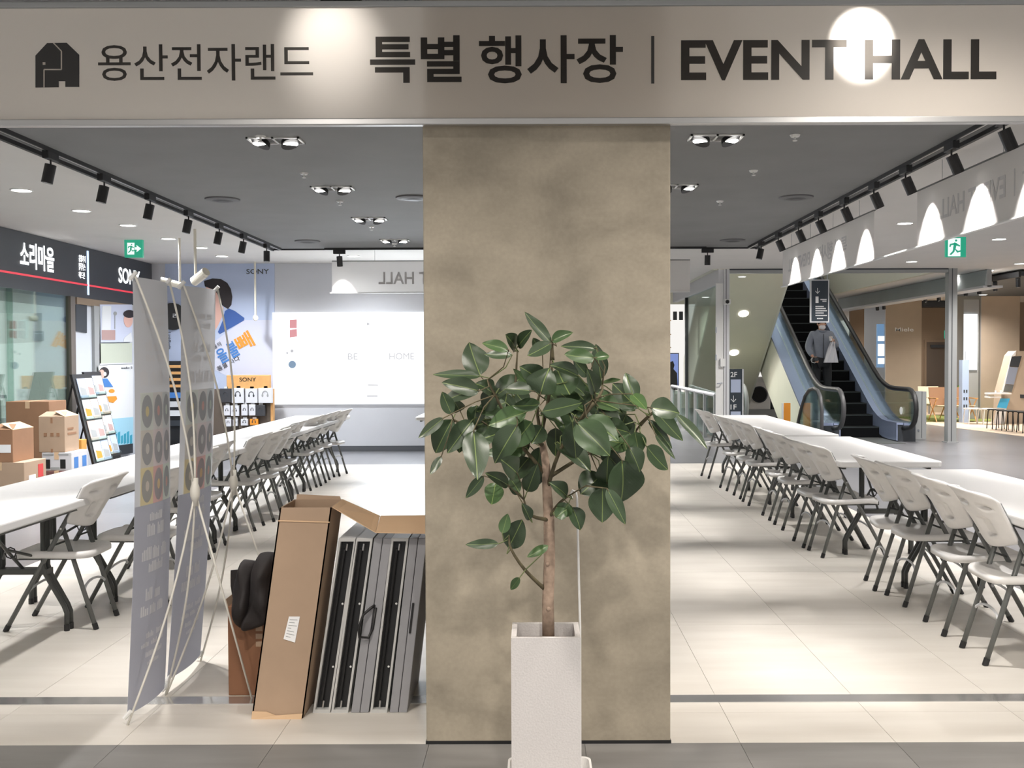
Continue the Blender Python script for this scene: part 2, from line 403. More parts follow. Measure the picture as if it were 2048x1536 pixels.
# ================================================================ pillar, ceiling, walls
x0, x1 = P(849, 900, YP).x, P(1341, 900, YP).x
PILX0, PILX1 = x0, x1
pil = struct('pillar', MB().box((x0, YP, 0), (x1, YP + 0.95, ZC)), M_CONC, ((x0 + x1) / 2, YP, 0), bevel=0.006)
part('skirting', MB().box((x0 - 0.002, YP - 0.004, 0), (x1 + 0.002, YP + 0.02, 0.012)), M_BLACKM, pil)
ceil = struct('ceiling')
part('ceiling_panel', MB().box((XL, YP + 0.1, ZC), (XR, YB, ZC + 0.1)), M_CEIL_D, ceil)
part('edge_trim', MB().box((XL - 0.03, YP + 0.1, ZC - 0.03), (XL, YB + 0.03, ZC + 0.1)).box((XR, YP + 0.1, ZC - 0.03), (XR + 0.03, YB + 0.03, ZC + 0.1)).box((XL, YB, ZC - 0.02), (XR, YB + 0.03, ZC + 0.1)), M_BLACKM, ceil)
ZW = 3.07
wc = MB()
for a in ((-14, -3, XL - 0.031, 30), (XR + 0.031, -3, 22, 17.5), (XL - 0.03, YB + 0.031, XR + 0.031, 17.5), (XL - 0.03, -3, XR + 0.03, YP - 0.2), (7.4, 17.5, 22, 42), (-14, 17.5, 3.1, 42)):
    if a[0] == -14 and a[3] == 30: wc.box((a[0], a[1], ZW), (a[2], 17.5, ZW + 0.1))
    else: wc.box((a[0], a[1], ZW), (a[2], a[3], ZW + 0.1))
part('white_ceiling', wc, M_CEIL_W, ceil)
YW = 16.25
back = struct('wall_back', MB().box((-6.9, YW, 0), (1.6, YW + 0.15, ZW)), M_WALL, (0, YW, 0))
struct('baseboard_back', MB().box((-6.3, YW - 0.02, 0), (1.6, YW, 0.09)), mat('dark skirting', srgb(86, 88, 92), 0.5), (0, YW, 0))
struct('trim_2', MB().box((-2.6, YP - 0.12, 2.90), (2.5, YP + 0.02, ZW)), M_BLACKM, (0, YP, 2.9))

# ================================================================ entrance sign
YS = YP - 0.05
def sp(px, py): return P(px, py, YS - 0.012)
zt, zb = sp(1074, 11).z, sp(1074, 238).z
sign = thing('overhead_sign', 'wide cream sign panel with large black lettering above the concrete pillar', 'sign', (0, YS, zb))
part('panel', MB().add([(-2.55, YS - 0.010, zb), (2.45, YS - 0.010, zb), (2.45, YS - 0.010, zt), (-2.55, YS - 0.010, zt)], [(0, 1, 2, 3)]), M_SIGN, sign)
part('bottom_rail', MB().box((-2.55, YS - 0.022, zb - 0.022), (2.45, YS + 0.012, zb + 0.004)), M_ALU, sign, bevel=0.004)
part('top_rail', MB().box((-2.55, YS - 0.022, zt - 0.004), (2.45, YS + 0.012, zt + 0.018)), M_GREYP, sign, bevel=0.004)
def sign_text(b, px0, px1, py0, py1, bold):
    a = sp(px0, (py0 + py1) / 2); c = sp(px1, (py0 + py1) / 2); zlo, zhi = sp(px0, py1).z, sp(px0, py0).z
    text(b, 'lettering', M_SIGNINK, sign, (a.x, YS - 0.012, zlo), EX, EZ, c.x - a.x, zhi - zlo, bold, 0)
sign_text('용산전자랜드', 196, 626, 89, 162, 0.004)
sign_text('특별', 740, 923, 71, 166, 0.021); sign_text('행사장', 958, 1246, 71, 167, 0.016)
sign_text('EVENT HALL', 1362, 1993, 80, 161, 0.026)
a, b = sp(1302.5, 167), sp(1308.5, 72)
part('divider_bar', MB().box((a.x, YS - 0.013, a.z), (b.x, YS - 0.0105, b.z)), M_INK, sign)
hp = [(207, 325), (275, 252), (390, 250), (463, 320), (463, 508), (382, 508), (382, 475), (343, 475), (343, 510), (207, 512)]
logo = part('house_logo', MB().slab([sp(x / 2.926, y / 2.926) for x, y in hp], (0, 0.002, 0)), M_INK, sign)
ln = [(312, 250), (360, 300), (360, 407), (258, 407), (258, 511)]
lm = MB()
for p, q in zip(ln, ln[1:]):
    A, B = sp(p[0] / 2.926, p[1] / 2.926), sp(q[0] / 2.926, q[1] / 2.926); d = (B - A).normalized(); nn = Vector((-d.z, 0, d.x)) * 0.0022
    lm.slab([A + nn, B + nn, B - nn, A - nn], (0, -0.001, 0))
A = sp(258 / 2.926, 372 / 2.926); lm.slab([A + Vector((dx * 0.005, 0, dz * 0.005)) for dx, dz in ((-1, -1), (1, -1), (1, 1), (-1, 1))], (0, -0.001, 0))
part('logo_line', lm, M_SIGN, logo)

# ================================================================ hanging banners with show-through lettering
def wire_set(t, pts):
    for x, y, z in pts: part('hanging_wire', MB().tube([(x, y, z), (x, y, ZW)], 0.0025, 5), M_GREYP, t)
def side_banner(y0, y1, label, items, rail_end):
    X = 3.22; z0, z1 = 2.44, 2.90
    t = thing('hanging_banner', label, 'banner', (X, (y0 + y1) / 2, z0), 'banners hung from the ceiling')
    part('panel', MB().add([(X, y0, z0), (X, y1, z0), (X, y1, z1), (X, y0, z1)], [(0, 1, 2, 3)]), M_BANNER, t)
    part('bottom_rail', MB().box((X - 0.018, y0 - 0.05, z0 - 0.012), (X + 0.022, rail_end, z0)), M_FIT, t)
    part('top_rail', MB().box((X - 0.006, y0, z1), (X + 0.012, y1, z1 + 0.012)), M_LEG, t)
    n = 4
    wire_set(t, [(X, y0 + (y1 - y0) * (k + 0.5) / n, z1) for k in range(n)])
    for body, a, b, zl, zh, bold in items:
        text(body, 'lettering', M_GHOST, t, (X - 0.002, a, zl), EY, EZ, b - a, zh - zl, bold)
    return t
side_banner(4.30, 8.45, 'white hanging banner near the right edge, with faint mirrored lettering and lit arches', [('EVENT HALL', 6.86, 7.98, 2.60, 2.755, 0.014), ('특별', 5.5, 5.9, 2.585, 2.775, 0.014), ('행사장', 5.98, 6.62, 2.585, 2.775, 0.014), ('|', 6.72, 6.735, 2.585, 2.77, 0)], 9.50)
side_banner(9.52, 13.05, 'white hanging banner before the escalator, with faint mirrored lettering and four lit arches', [('EVENT HALL', 11.75, 12.75, 2.60, 2.755, 0.018), ('특별', 10.35, 10.77, 2.585, 2.775, 0.014), ('행사장', 10.85, 11.5, 2.585, 2.775, 0.014)], 13.08)
Yb2 = 14.35
za, zb_ = P(700, 585, Yb2).z, P(700, 523, Yb2).z; xa, xb = P(664, 550, Yb2).x, P(1380, 550, Yb2).x
t = thing('hanging_banner', 'white hanging banner at the far end of the hall, above the bright screen', 'banner', ((xa + xb) / 2, Yb2, za), 'banners hung from the ceiling')
part('panel', MB().add([(xa, Yb2, za), (xb, Yb2, za), (xb, Yb2, zb_), (xa, Yb2, zb_)], [(0, 1, 2, 3)]), M_BANNER, t)
part('bottom_rail', MB().box((xa - 0.03, Yb2 - 0.018, za - 0.012), (xb, Yb2 + 0.022, za)), M_FIT, t)
part('top_rail', MB().box((xa, Yb2 - 0.004, zb_), (xb, Yb2 + 0.01, zb_ + 0.012)), M_LEG, t)
wire_set(t, [(xa + (xb - xa) * k, Yb2, zb_) for k in (0.12, 0.4, 0.7, 0.93)])
A, B = P(928, 568, Yb2), P(757, 544, Yb2)
text('EVENT HALL', 'lettering', M_GHOST, t, (A.x, Yb2 - 0.002, A.z), -EX, EZ, A.x - B.x, B.z - A.z, 0.018)

# ================================================================ lights in the hall ceiling
def double_downlight(x, y, label):
    t = thing('double_downlight', label, 'ceiling light', (x, y, ZC), 'double downlights in the dark ceiling')
    w, h = 0.19, 0.10
    fr = MB().box((x - w, y - h, ZC - 0.012), (x + w, y - h + 0.016, ZC)).box((x - w, y + h - 0.016, ZC - 0.012), (x + w, y + h, ZC))
    for a in (-w, -0.008, w - 0.016): fr.box((x + a, y - h, ZC - 0.012), (x + a + 0.016, y + h, ZC))
    part('frame', fr, M_FIT, t)
    for s in (-1, 1):
        c = x + s * w / 2
        k = part('bulb_housing', MB().tube([(c, y, ZC - 0.004), (c + s * 0.012, y - 0.01, ZC - 0.035)], [0.058, 0.068], 16), M_BLACKM, t, smooth=False)
        part('bulb_face', MB().cyl((c + s * 0.0122, y - 0.0102, ZC - 0.0352), (c + s * 0.0126, y - 0.0104, ZC - 0.038), 0.056), M_LAMP, k)
        lamp('SPOT', (c + s * 0.013, y - 0.011, ZC - 0.05), P_HALL, NEUT, t, (c + s * 0.35, y - 0.15, 0), 42, 0.8, 0.05)
for k in range(5):
    y = P(557, 281, 7).y + 0.19 + (k - 1) * 2.0
    double_downlight(-1.87, y, f'double downlight in the dark ceiling left of the pillar, {ORD[k]} from the front')
for k in range(5):
    y = 7.15 + (k - 1) * 2.0
    double_downlight(1.28, y, f'double downlight in the dark ceiling right of the pillar, {ORD[k]} from the front')
def ceil_at(px, py, z=ZC): return G(px, py, z)
spr = [(608, 346, 0), (680, 402, 0), (743, 453, 0), (789, 487, 0), (521, 272, 0), (1590, 270, 1), (1507, 341, 1), (1440, 402, 1)]
names = {0: iter(['second', 'third', 'fourth', 'farthest', 'nearest']), 1: iter(['nearest', 'middle', 'farthest'])}
for px, py, s in spr:
    c = ceil_at(px, py); w = next(names[s])
    t = thing('sprinkler', f'small white sprinkler head on the dark ceiling {"right" if s else "left"} of the pillar, {w} of its row', 'sprinkler', c, 'sprinkler heads on the dark ceiling')
    part('rosette', MB().tube([c, c - EZ * 0.014], [0.038, 0.03], 14), M_FIT, t)
    part('nozzle', MB().tube([c - EZ * 0.014, c - EZ * 0.035, c - EZ * 0.037, c - EZ * 0.042], [0.008, 0.008, 0.017, 0.017], 10), M_FIT, t)
for px, py, lb in [(445, 398, 'nearest on the left side'), (615, 482, 'farthest on the left side'), (826, 395, 'beside the left edge of the pillar'), (1592, 394, 'nearer of the two on the right'), (1465, 480, 'farther of the two on the right')]:
    c = ceil_at(px, py)
    t = thing('ceiling_diffuser', 'round dark air diffuser flush in the dark ceiling, ' + lb, 'vent', c, 'round diffusers in the dark ceiling')
    part('outer_ring', MB().tube([c + EZ * 0.001, c - EZ * 0.012, c - EZ * 0.02], [0.17, 0.165, 0.12], 24), mat('dark diffuser', srgb(86, 86, 88), 0.6), t)
    part('cone', MB().tube([c - EZ * 0.02, c - EZ * 0.03], [0.10, 0.05], 20), M_BLACKM, t)

# ---------------------------------------------------------------- track spotlights
def track(p0, p1, label):
    t = thing('lighting_track', label, 'light track', ((Vector(p0) + Vector(p1)) / 2), None)
    d = (Vector(p1) - Vector(p0)).normalized(); n = d.cross(EZ) * 0.018
    a, b = Vector(p0), Vector(p1)
    part('rail', MB().hexa([a - n, a + n, b + n, b - n, a - n + EZ * 0.03, a + n + EZ * 0.03, b + n + EZ * 0.03, b - n + EZ * 0.03]), M_BLACKM, t)
    m = n * 0.35
    part('conductor_groove', MB().hexa([a - m - EZ * 0.001, a + m - EZ * 0.001, b + m - EZ * 0.001, b - m - EZ * 0.001, a - m + EZ * 0.002, a + m + EZ * 0.002, b + m + EZ * 0.002, b - m + EZ * 0.002]), M_ALU, t)
ZT = ZC - 0.03
track((-3.62, 4.4, ZT), (-3.62, 14.1, ZT), 'black lighting track along the left edge of the dark ceiling')
track((3.0, 4.4, ZT), (3.0, 14.1, ZT), 'black lighting track along the right edge of the dark ceiling')
track((-3.0, 14.12, ZT), (2.4, 14.12, ZT), 'black lighting track along the far edge of the dark ceiling')
TR = []
def track_head(x, y, aim, label, power, color=NEUT, angle=38, along=EY, blend=0.35):
    """adapter box on the track, short stem, tilted can, glowing face"""
    b = Vector((x, y, ZT)); g = 'track spotlights around the hall'
    t = thing('track_spotlight', label, 'spotlight', b, g)
    c = along.cross(EZ)
    def bx(l, w, h0, h1): 
        return [b + along * l * sx + c * w * sy + EZ * (-h) for h, ring in ((h1, 0), (h0, 0)) for sx, sy in ((-1, -1), (1, -1), (1, 1), (-1, 1))]
    part('adapter', MB().hexa(bx(0.085, 0.024, 0.0, 0.055)), M_BLACKM, t, bevel=0.004)
    part('stem', MB().cyl(b - EZ * 0.055, b - EZ * 0.095, 0.007, 8), M_BLACKM, t)
    d = Vector(aim).normalized(); p0 = b - EZ * 0.09
    L = 0.14
    k = part('can', MB().tube([p0, p0 + d * (L - 0.014)], 0.041, 20).ring(p0 + d * (L - 0.014), d, 0.035, 0.041, 0.014, 20), M_BLACKM, t)
    part('lens', MB().cyl(p0 + d * (L - 0.015), p0 + d * (L - 0.011), 0.034, 16), M_LAMP, k)
    lamp('SPOT', p0 + d * (L + 0.004), power, color, t, p0 + d * 3, angle, blend, 0.025)
for k, px in enumerate([2004, 1900, 1809, 1746, 1687, 1636, 1596, 1556, 1522]):
    y = 3.0 * F / (px - CX)
    if k < 8: track_head(3.0, y, (0.46, 0.05, -1), f'black track spotlight on the right track, {ORD[k]} from the front, aimed at the banners', P_TRACK, NEUT, 72)
    else: track_head(3.0, y, (-0.22, 0, -1), 'black track spotlight on the right track, last before the far corner', P_TRACK)
track_head(3.0, 5.75, (0.46, 0.05, -1), 'black track spotlight on the right track beyond the right picture edge', P_TRACK, NEUT, 62)
for k, px in enumerate([108, 214, 305, 381, 442, 490, 536]):
    y = 3.62 * F / (CX - px)
    track_head(-3.62, y, ((-0.2 if k < 6 else 0.0), -0.05, -1), f'black track spotlight on the left track, {ORD[k]} from the front', P_TRACK * 1.5, NEUT, 70)
track_head(-2.79, 14.12, (0.0, 0.28, -1), 'black track spotlight on the far track, lighting the left end of the far banner', P_TRACK, NEUT, 60, EX)
track_head(2.42, 14.12, (0.0, 0.1, -1), 'black track spotlight on the far track, right of the pillar', P_TRACK, NEUT, 50, EX)

# ---------------------------------------------------------------- round downlights in the white ceiling
def downlight(c, label, power, color=NEUT, seen=True, r=0.085):
    t = thing('round_downlight', label, 'ceiling light', c, 'round downlights in the white ceiling')
    part('trim_ring', MB().ring(c, -EZ, r, r * 1.17, 0.008), M_FIT, t)
    part('diffuser', MB().cyl(c - EZ * 0.0005, c - EZ * 0.005, r * 0.99, 24), M_LAMP, t)
    if power: lamp('SPOT', c - EZ * 0.02, power, color, t, c - EZ * 3, 150, 1.0, r)
ldl = [(43, 380), (163, 421), (256, 450), (337, 477), (402, 495), (444, 512), (707, 512)]
for k, (px, py) in enumerate(ldl):
    lb = f'round glowing downlight in the white ceiling over the left aisle, {ORD[k]} from the front' if k < 6 else 'round glowing downlight in the white ceiling above the far left banner end'
    downlight(G(px, py, ZW), lb, P_DOWN * 0.7, (0.94, 0.97, 1.0))
for y in (4.5, 6.6): downlight(Vector((-4.75, y, ZW)), f'added fill downlight over the left aisle beyond the left picture edge, {"nearest" if y < 5 else "next"}', P_DOWN)  # out of view, added as general fill for the left side
rdl = [(1810, 446, 'nearest right of the second banner gap'), (1998, 478, 'right of the green exit sign'), (1823, 523, 'just above the left part of the steel header beam'), (2040, 527, 'at the right picture edge'), (1977, 541, 'right of the white post, larger'), (1917, 550, 'close beside the white post, smaller')]
for px, py, lb in rdl: downlight(G(px, py, ZW), 'glowing downlight in the right ceiling, ' + lb, P_DOWN, NEUT)
for x, y, n in ((4.3, 5.6, 'nearest'), (4.3, 8.4, 'middle'), (6.6, 9.6, 'outer'), (4.25, 15.9, 'before the door leaf'), (6.0, 14.2, 'before the escalator')): downlight(Vector((x, y, ZW)), f'added fill downlight in the white ceiling over the right aisle, {n}', P_DOWN)  # added fill; the last two are there to brighten the cream soffit
downlight(G(1484, 553, ZW), 'round downlight above the cream soffit, behind the white door frame', 0, NEUT, r=0.07)
# unseen lamps added to light the passage before the hall, shaped as downlights
for x, y, p, n in ((1.50, 2.93, P_FRONT * 1.4, 'by the right end of the sign'), (-1.06, 2.42, P_FRONT * 1.1, 'by the left end of the sign'), (-2.6, 1.0, P_FRONT * 1.3, 'far left'), (0.3, 0.9, P_FRONT * 1.6, 'in the middle'), (2.8, 0.9, P_FRONT * 1.3, 'far right')):
    downlight(Vector((x, y, ZW)), 'added downlight in the passage ceiling before the sign, ' + n, p, WARM)
# near-edge track behind the sign: its spotlights shine through the translucent panel
YN = YS + 0.50
track((-2.8, YN, ZT), (2.4, YN, ZT), 'black lighting track behind the entrance sign')
for px, pw, ang, bl_, lean, lb in ((1722, 120.0, 31, 0.4, 0.0, 'behind the right half of the entrance sign'), (632, 15.0, 60, 1.0, 0.12, 'behind the left half of the entrance sign')):
    track_head(P(px, 60, YS).x, YN, (lean, -1, -0.52), 'black track spotlight ' + lb, pw, NEUT, ang, EX, bl_)
# ================================================================ folding tables
def apply_mods(o):
    dg = bpy.context.evaluated_depsgraph_get(); dg.update()
    me = bpy.data.meshes.new_from_object(o.evaluated_get(dg)); o.modifiers.clear(); o.data = me
def rounded(x0, x1, y0, y1, r, n=5):
    pts = []
    for cx, cy, a0 in ((x1 - r, y1 - r, 0), (x0 + r, y1 - r, 90), (x0 + r, y0 + r, 180), (x1 - r, y0 + r, 270)):
        for k in range(n + 1):
            a = R(a0 + 90 * k / n); pts.append((cx + r * math.cos(a), cy + r * math.sin(a)))
    return pts
def make_table(L, label, cx, cy, rot, side):
    t = thing('folding_table', label, 'table', (0, 0, 0), 'white folding tables in two rows')
    w = 0.375
    part('tabletop', MB().slab([(x, y, 0.695) for x, y in rounded(-w, w, -L / 2, L / 2, 0.03)], (0, 0, 0.045)), M_TABLE, t, bevel=0.008)
    ap = MB()
    ap.box((-w + 0.05, -L / 2 + 0.10, 0.672), (-w + 0.075, L / 2 - 0.10, 0.695)).box((w - 0.075, -L / 2 + 0.10, 0.672), (w - 0.05, L / 2 - 0.10, 0.695))
    part('under_rail', ap, M_LEGD, t)
    for s in (-1, 1):
        y = s * (L / 2 - 0.30)
        for q in (-1, 1):
            for dy in (-0.025, 0.025):
                lg = part('leg', MB().tube([(q * 0.125, y + dy, 0.69), (q * 0.125, y + dy, 0.36), (q * 0.14, y + dy, 0.31), (q * 0.235, y + dy * 0.9, 0.14), (q * 0.25, y + dy * 0.9, 0.10), (q * 0.25, y + dy * 0.9, 0.03)], 0.0135, 10), M_LEGD, t, smooth=True)
                part('foot_cap', MB().cyl((q * 0.25, y + dy * 0.9, 0.035), (q * 0.25, y + dy * 0.9, 0), 0.0155, 10), M_BLACK, lg)
        part('crossbar', MB().box((-0.15, y - 0.035, 0.315), (0.15, y + 0.035, 0.345)), M_LEGD, t)
        part('brace', MB().tube([(0, y, 0.34), (0, y - s * 0.10, 0.42), (0, y - s * 0.42, 0.685)], 0.009, 8), M_LEGD, t)
        for q in (-1, 1): part('brace', MB().tube([(q * 0.11, y, 0.40), (0, y - s * 0.17, 0.48)], 0.008, 8), M_LEGD, t)
        part('locking_ring', MB().tube([(0.03 * math.cos(a / 8 * 6.283) , y - s * 0.13, 0.455 + 0.03 * math.sin(a / 8 * 6.283)) for a in range(9)], 0.004, 6), M_BLACK, t)
    t.location = (cx, cy, 0); t.rotation_euler = (0, 0, rot)
    return t
bA = G(1960, 938, .74); bn, bf = G(1886, 923, .74), G(1701, 873, .74); cn, cf = G(1679, 869, .74), G(1532, 830, .74)
def along(n, f, label, L, side):   # right-hand top edge from near n to far f
    d = (f - n); a = math.atan2(-d.x, d.y); c = n + d.normalized() * L / 2 + Vector((-math.cos(a), -math.sin(a), 0)) * 0.375
    make_table(L, label, c.x, c.y, a, side)
along(bA - Vector((-0.02, 2.44, 0)), bA, 'white folding table, nearest of the right row', 2.44, 1)
along(bn, bf, 'white folding table in the right row, its bare near corner towards the steel post', (bf - bn).length, 1)
mid = cn + (cf - cn) * 0.5
along(cn, mid - (cf - cn) * 0.002, 'white folding table, third of the right row, before the glass newel of the escalator', (mid - cn).length - 0.01, 1)
along(mid, cf, 'white folding table, farthest of the right row', (cf - mid).length, 1)
ly = [G(600, 831, .74).y, G(600, 857, .74).y]
tl = ly[0] - ly[1]
for k, n in enumerate(('farthest', 'third', 'second', 'nearest')):
    y1 = ly[0] - k * (tl + 0.012)
    make_table(tl, f'white folding table, {n} of the left row' + (' beside the headphone display' if k == 0 else ''), -2.915 + 0.015 * k, y1 - tl / 2, R((0.4, -0.3, 0.5, -0.2)[k]), -1)
make_table(1.6, 'white folding table half hidden behind the left edge of the pillar', P(836, 850, 13.4).x + 0.375, 13.9 , 0, -1)

# ================================================================ folding chairs
def make_chair():
    t = thing('folding_chair', 'white folding chair', 'chair', (0, 0, 0), 'white folding chairs along the tables')
    leg_x = lambda z: 0.245 - 0.555 * z
    slots = [(0, .76, .24, .05), (-.66, .73, .13, .05), (.66, .73, .13, .05), (-.40, .36, .075, .17), (.40, .36, .075, .17)]
    def fn(i, j):
        u, v = i * 2 - 1, j
        tt = min(1, min(v / 0.16, (1 - v) / 0.13)); c = 1 - 0.20 * (1 - math.sqrt(max(0, 1 - (1 - tt) ** 2)))
        hw = (0.192 + 0.036 * v) * c
        z = 0.60 + 0.262 * v - (1 - v) * 0.035 * (1 - u * u) - v * 0.03 * u * u
        x = leg_x(z) - 0.100 * (1 - abs(u) ** 2.2) * (0.8 + 0.2 * v) - 0.012 - 0.02 * max(0, (v - 0.86) / 0.14) ** 2
        for a, b, hu, hv in slots:
            d = math.hypot(max(0, abs(u - a) - max(0, hu - hv * 0.6)) / (hv * 1.3), max(0, abs(v - b) - max(0, hv - hu * 0.8)) / (hu * 0.85)) if hu < hv else math.hypot(max(0, abs(u - a) - (hu - 0.07)) / 0.09, (v - b) / (hv * 1.15))
            if d < 1.0: x += 0.026 * min(1.0, (1 - d) * 5.0)
        return (x, u * hw, z)
    bk = part('backrest', MB().grid(fn, 48, 34), M_WHITE, t, smooth=True)
    so = bk.modifiers.new('solid', 'SOLIDIFY'); so.thickness = 0.012; so.offset = 0
    apply_mods(bk)
    pts = []
    for k in range(36):
        a = 2 * math.pi * k / 36; ca, sa = math.cos(a), math.sin(a)
        e = 0.42
        pts.append((-0.015 + 0.215 * math.copysign(abs(ca) ** e, ca), 0.198 * math.copysign(abs(sa) ** e, sa)))
    def seat_z(x): return 0.440 + 0.03 * x - (0.012 if x > 0.15 else 0)
    sm = MB()
    rings = [(1.0, -0.030), (1.0, -0.008), (0.97, 0.004), (0.90, 0.006), (0.6, -0.004), (0.25, -0.008)]
    n = len(pts); vs = []
    for sc, dz in rings:
        for x, y in pts:
            X, Y = -0.015 + (x + 0.015) * sc, y * sc; vs.append((X, Y, seat_z(X) + dz))
    fs = [(r * n + i, r * n + (i + 1) % n, (r + 1) * n + (i + 1) % n, (r + 1) * n + i) for r in range(len(rings) - 1) for i in range(n)]
    fs += [tuple((len(rings) - 1) * n + i for i in range(n)), tuple(range(n - 1, -1, -1))]
    part('seat', sm.add(vs, fs), M_WHITE, t, smooth=True)
    for q in (-1, 1):
        y = q * 0.168
        l = part('leg', MB().tube([(leg_x(0.02), y, 0.02), (leg_x(0.79), y, 0.79)], 0.0128, 10), M_LEG, t, smooth=True)
        part('foot_cap', MB().tube([(leg_x(0.0), y, 0), (leg_x(0.035), y, 0.035)], 0.0150, 10), M_BLACK, l)
        for zr_ in (0.42, 0.57): part('rivet', MB().sphere((leg_x(zr_), y + q * 0.013, zr_), 0.006, 8, 5), M_FIT, l)
        y2 = q * 0.148
        rx = lambda z: -0.245 + 0.3076 * z
        l = part('leg', MB().tube([(rx(0.02), y2, 0.02), (rx(0.585), y2, 0.585)], 0.0128, 10), M_LEG, t, smooth=True)
        part('foot_cap', MB().tube([(rx(0.0), y2, 0), (rx(0.035), y2, 0.035)], 0.0150, 10), M_BLACK, l)
        part('seat_rail', MB().box((-0.115, y - 0.008 - q * 0.012, 0.395), (0.185, y + 0.008 - q * 0.012, 0.422)), M_LEGD, t)
        part('link', MB().tube([(leg_x(0.48), y - q * 0.02, 0.475), (rx(0.50), y2 - q * 0.018, 0.50)], 0.006, 6), M_LEGD, t)
    arc = lambda xf, hw, z0: [(xf(z0 + 0.05 * math.sin(math.pi * k / 8)), hw * math.cos(math.pi * k / 8), z0 + 0.055 * math.sin(math.pi * k / 8)) for k in range(9)]
    part('stretcher', MB().tube(arc(leg_x, 0.168, 0.19), 0.007, 8), M_LGREY, t, smooth=True)
    part('stretcher', MB().tube(arc(lambda z: -0.245 + 0.3076 * z, 0.148, 0.20), 0.007, 8), M_LGREY, t, smooth=True)
    return t
proto = make_chair(); used = [False]
def put_chair(n, f, side, label):
    """n, f: near and far rear foot on the floor"""
    c = (n + f) / 2
    s = 1 if side > 0 else -1
    dx = max(-0.06, min(0.06, n.x - f.x))
    yaw = math.asin(dx / 0.33)
    if not used[0]: o = proto; used[0] = True
    else: o = copy_tree(proto)
    o.location = (c.x + s * 0.245, c.y, 0); o.rotation_euler = (0, 0, yaw if side > 0 else math.pi + yaw); o['label'] = label
rp = [(1972.6, 1332.9, 1924.9, 1296.2), (1889.6, 1274.8, 1850.9, 1244), (1809.4, 1214.3, 1771.4, 1190), (1752.4, 1185.3, 1732.3, 1162.5), (1644.5, 1116, 1614.2, 1099.3), (1607.2, 1096.7, 1586, 1081.7), (1565.5, 1061.5, 1548, 1049.2), (1539.9, 1042.2, 1523.7, 1030.4), (1498, 1012.6, 1484.7, 1003.1), (1480.2, 998.7, 1466.3, 990.4), (1452.8, 982.2, 1438.9, 975.3), (1416.6, 957.4, 1400.3, 951)]
for k, (a, b, c, d) in enumerate(rp):
    put_chair(G(a, b), G(c, d), 1, f'white folding chair, {ORD[k]} from the front in the right row')
lp = [(191, 1260, 234, 1231.5), None, None, (429, 1105.7, 452.6, 1090.6), (508.6, 1063.3, 529, 1050.4), (547, 1044.7, 566, 1033), None, None, (621, 982.3, 634.3, 974.6), (642.2, 972.4, 652, 966), (658.8, 960.6, 669.3, 954.3), (679.8, 952.7, 696.3, 946.7)]
fb = {1: (-2.25, 6.18), 2: (-2.47, 7.30), 6: (-2.50, 9.92), 7: (-2.55, 10.5)}
for k, q in enumerate(lp):
    if q: n, f = G(q[0], q[1]), G(q[2], q[3])
    else: x, y = fb[k]; n, f = Vector((x, y - 0.155, 0)), Vector((x, y + 0.155, 0))
    put_chair(n, f, -1, f'white folding chair, {ORD[k]} from the front in the left row')

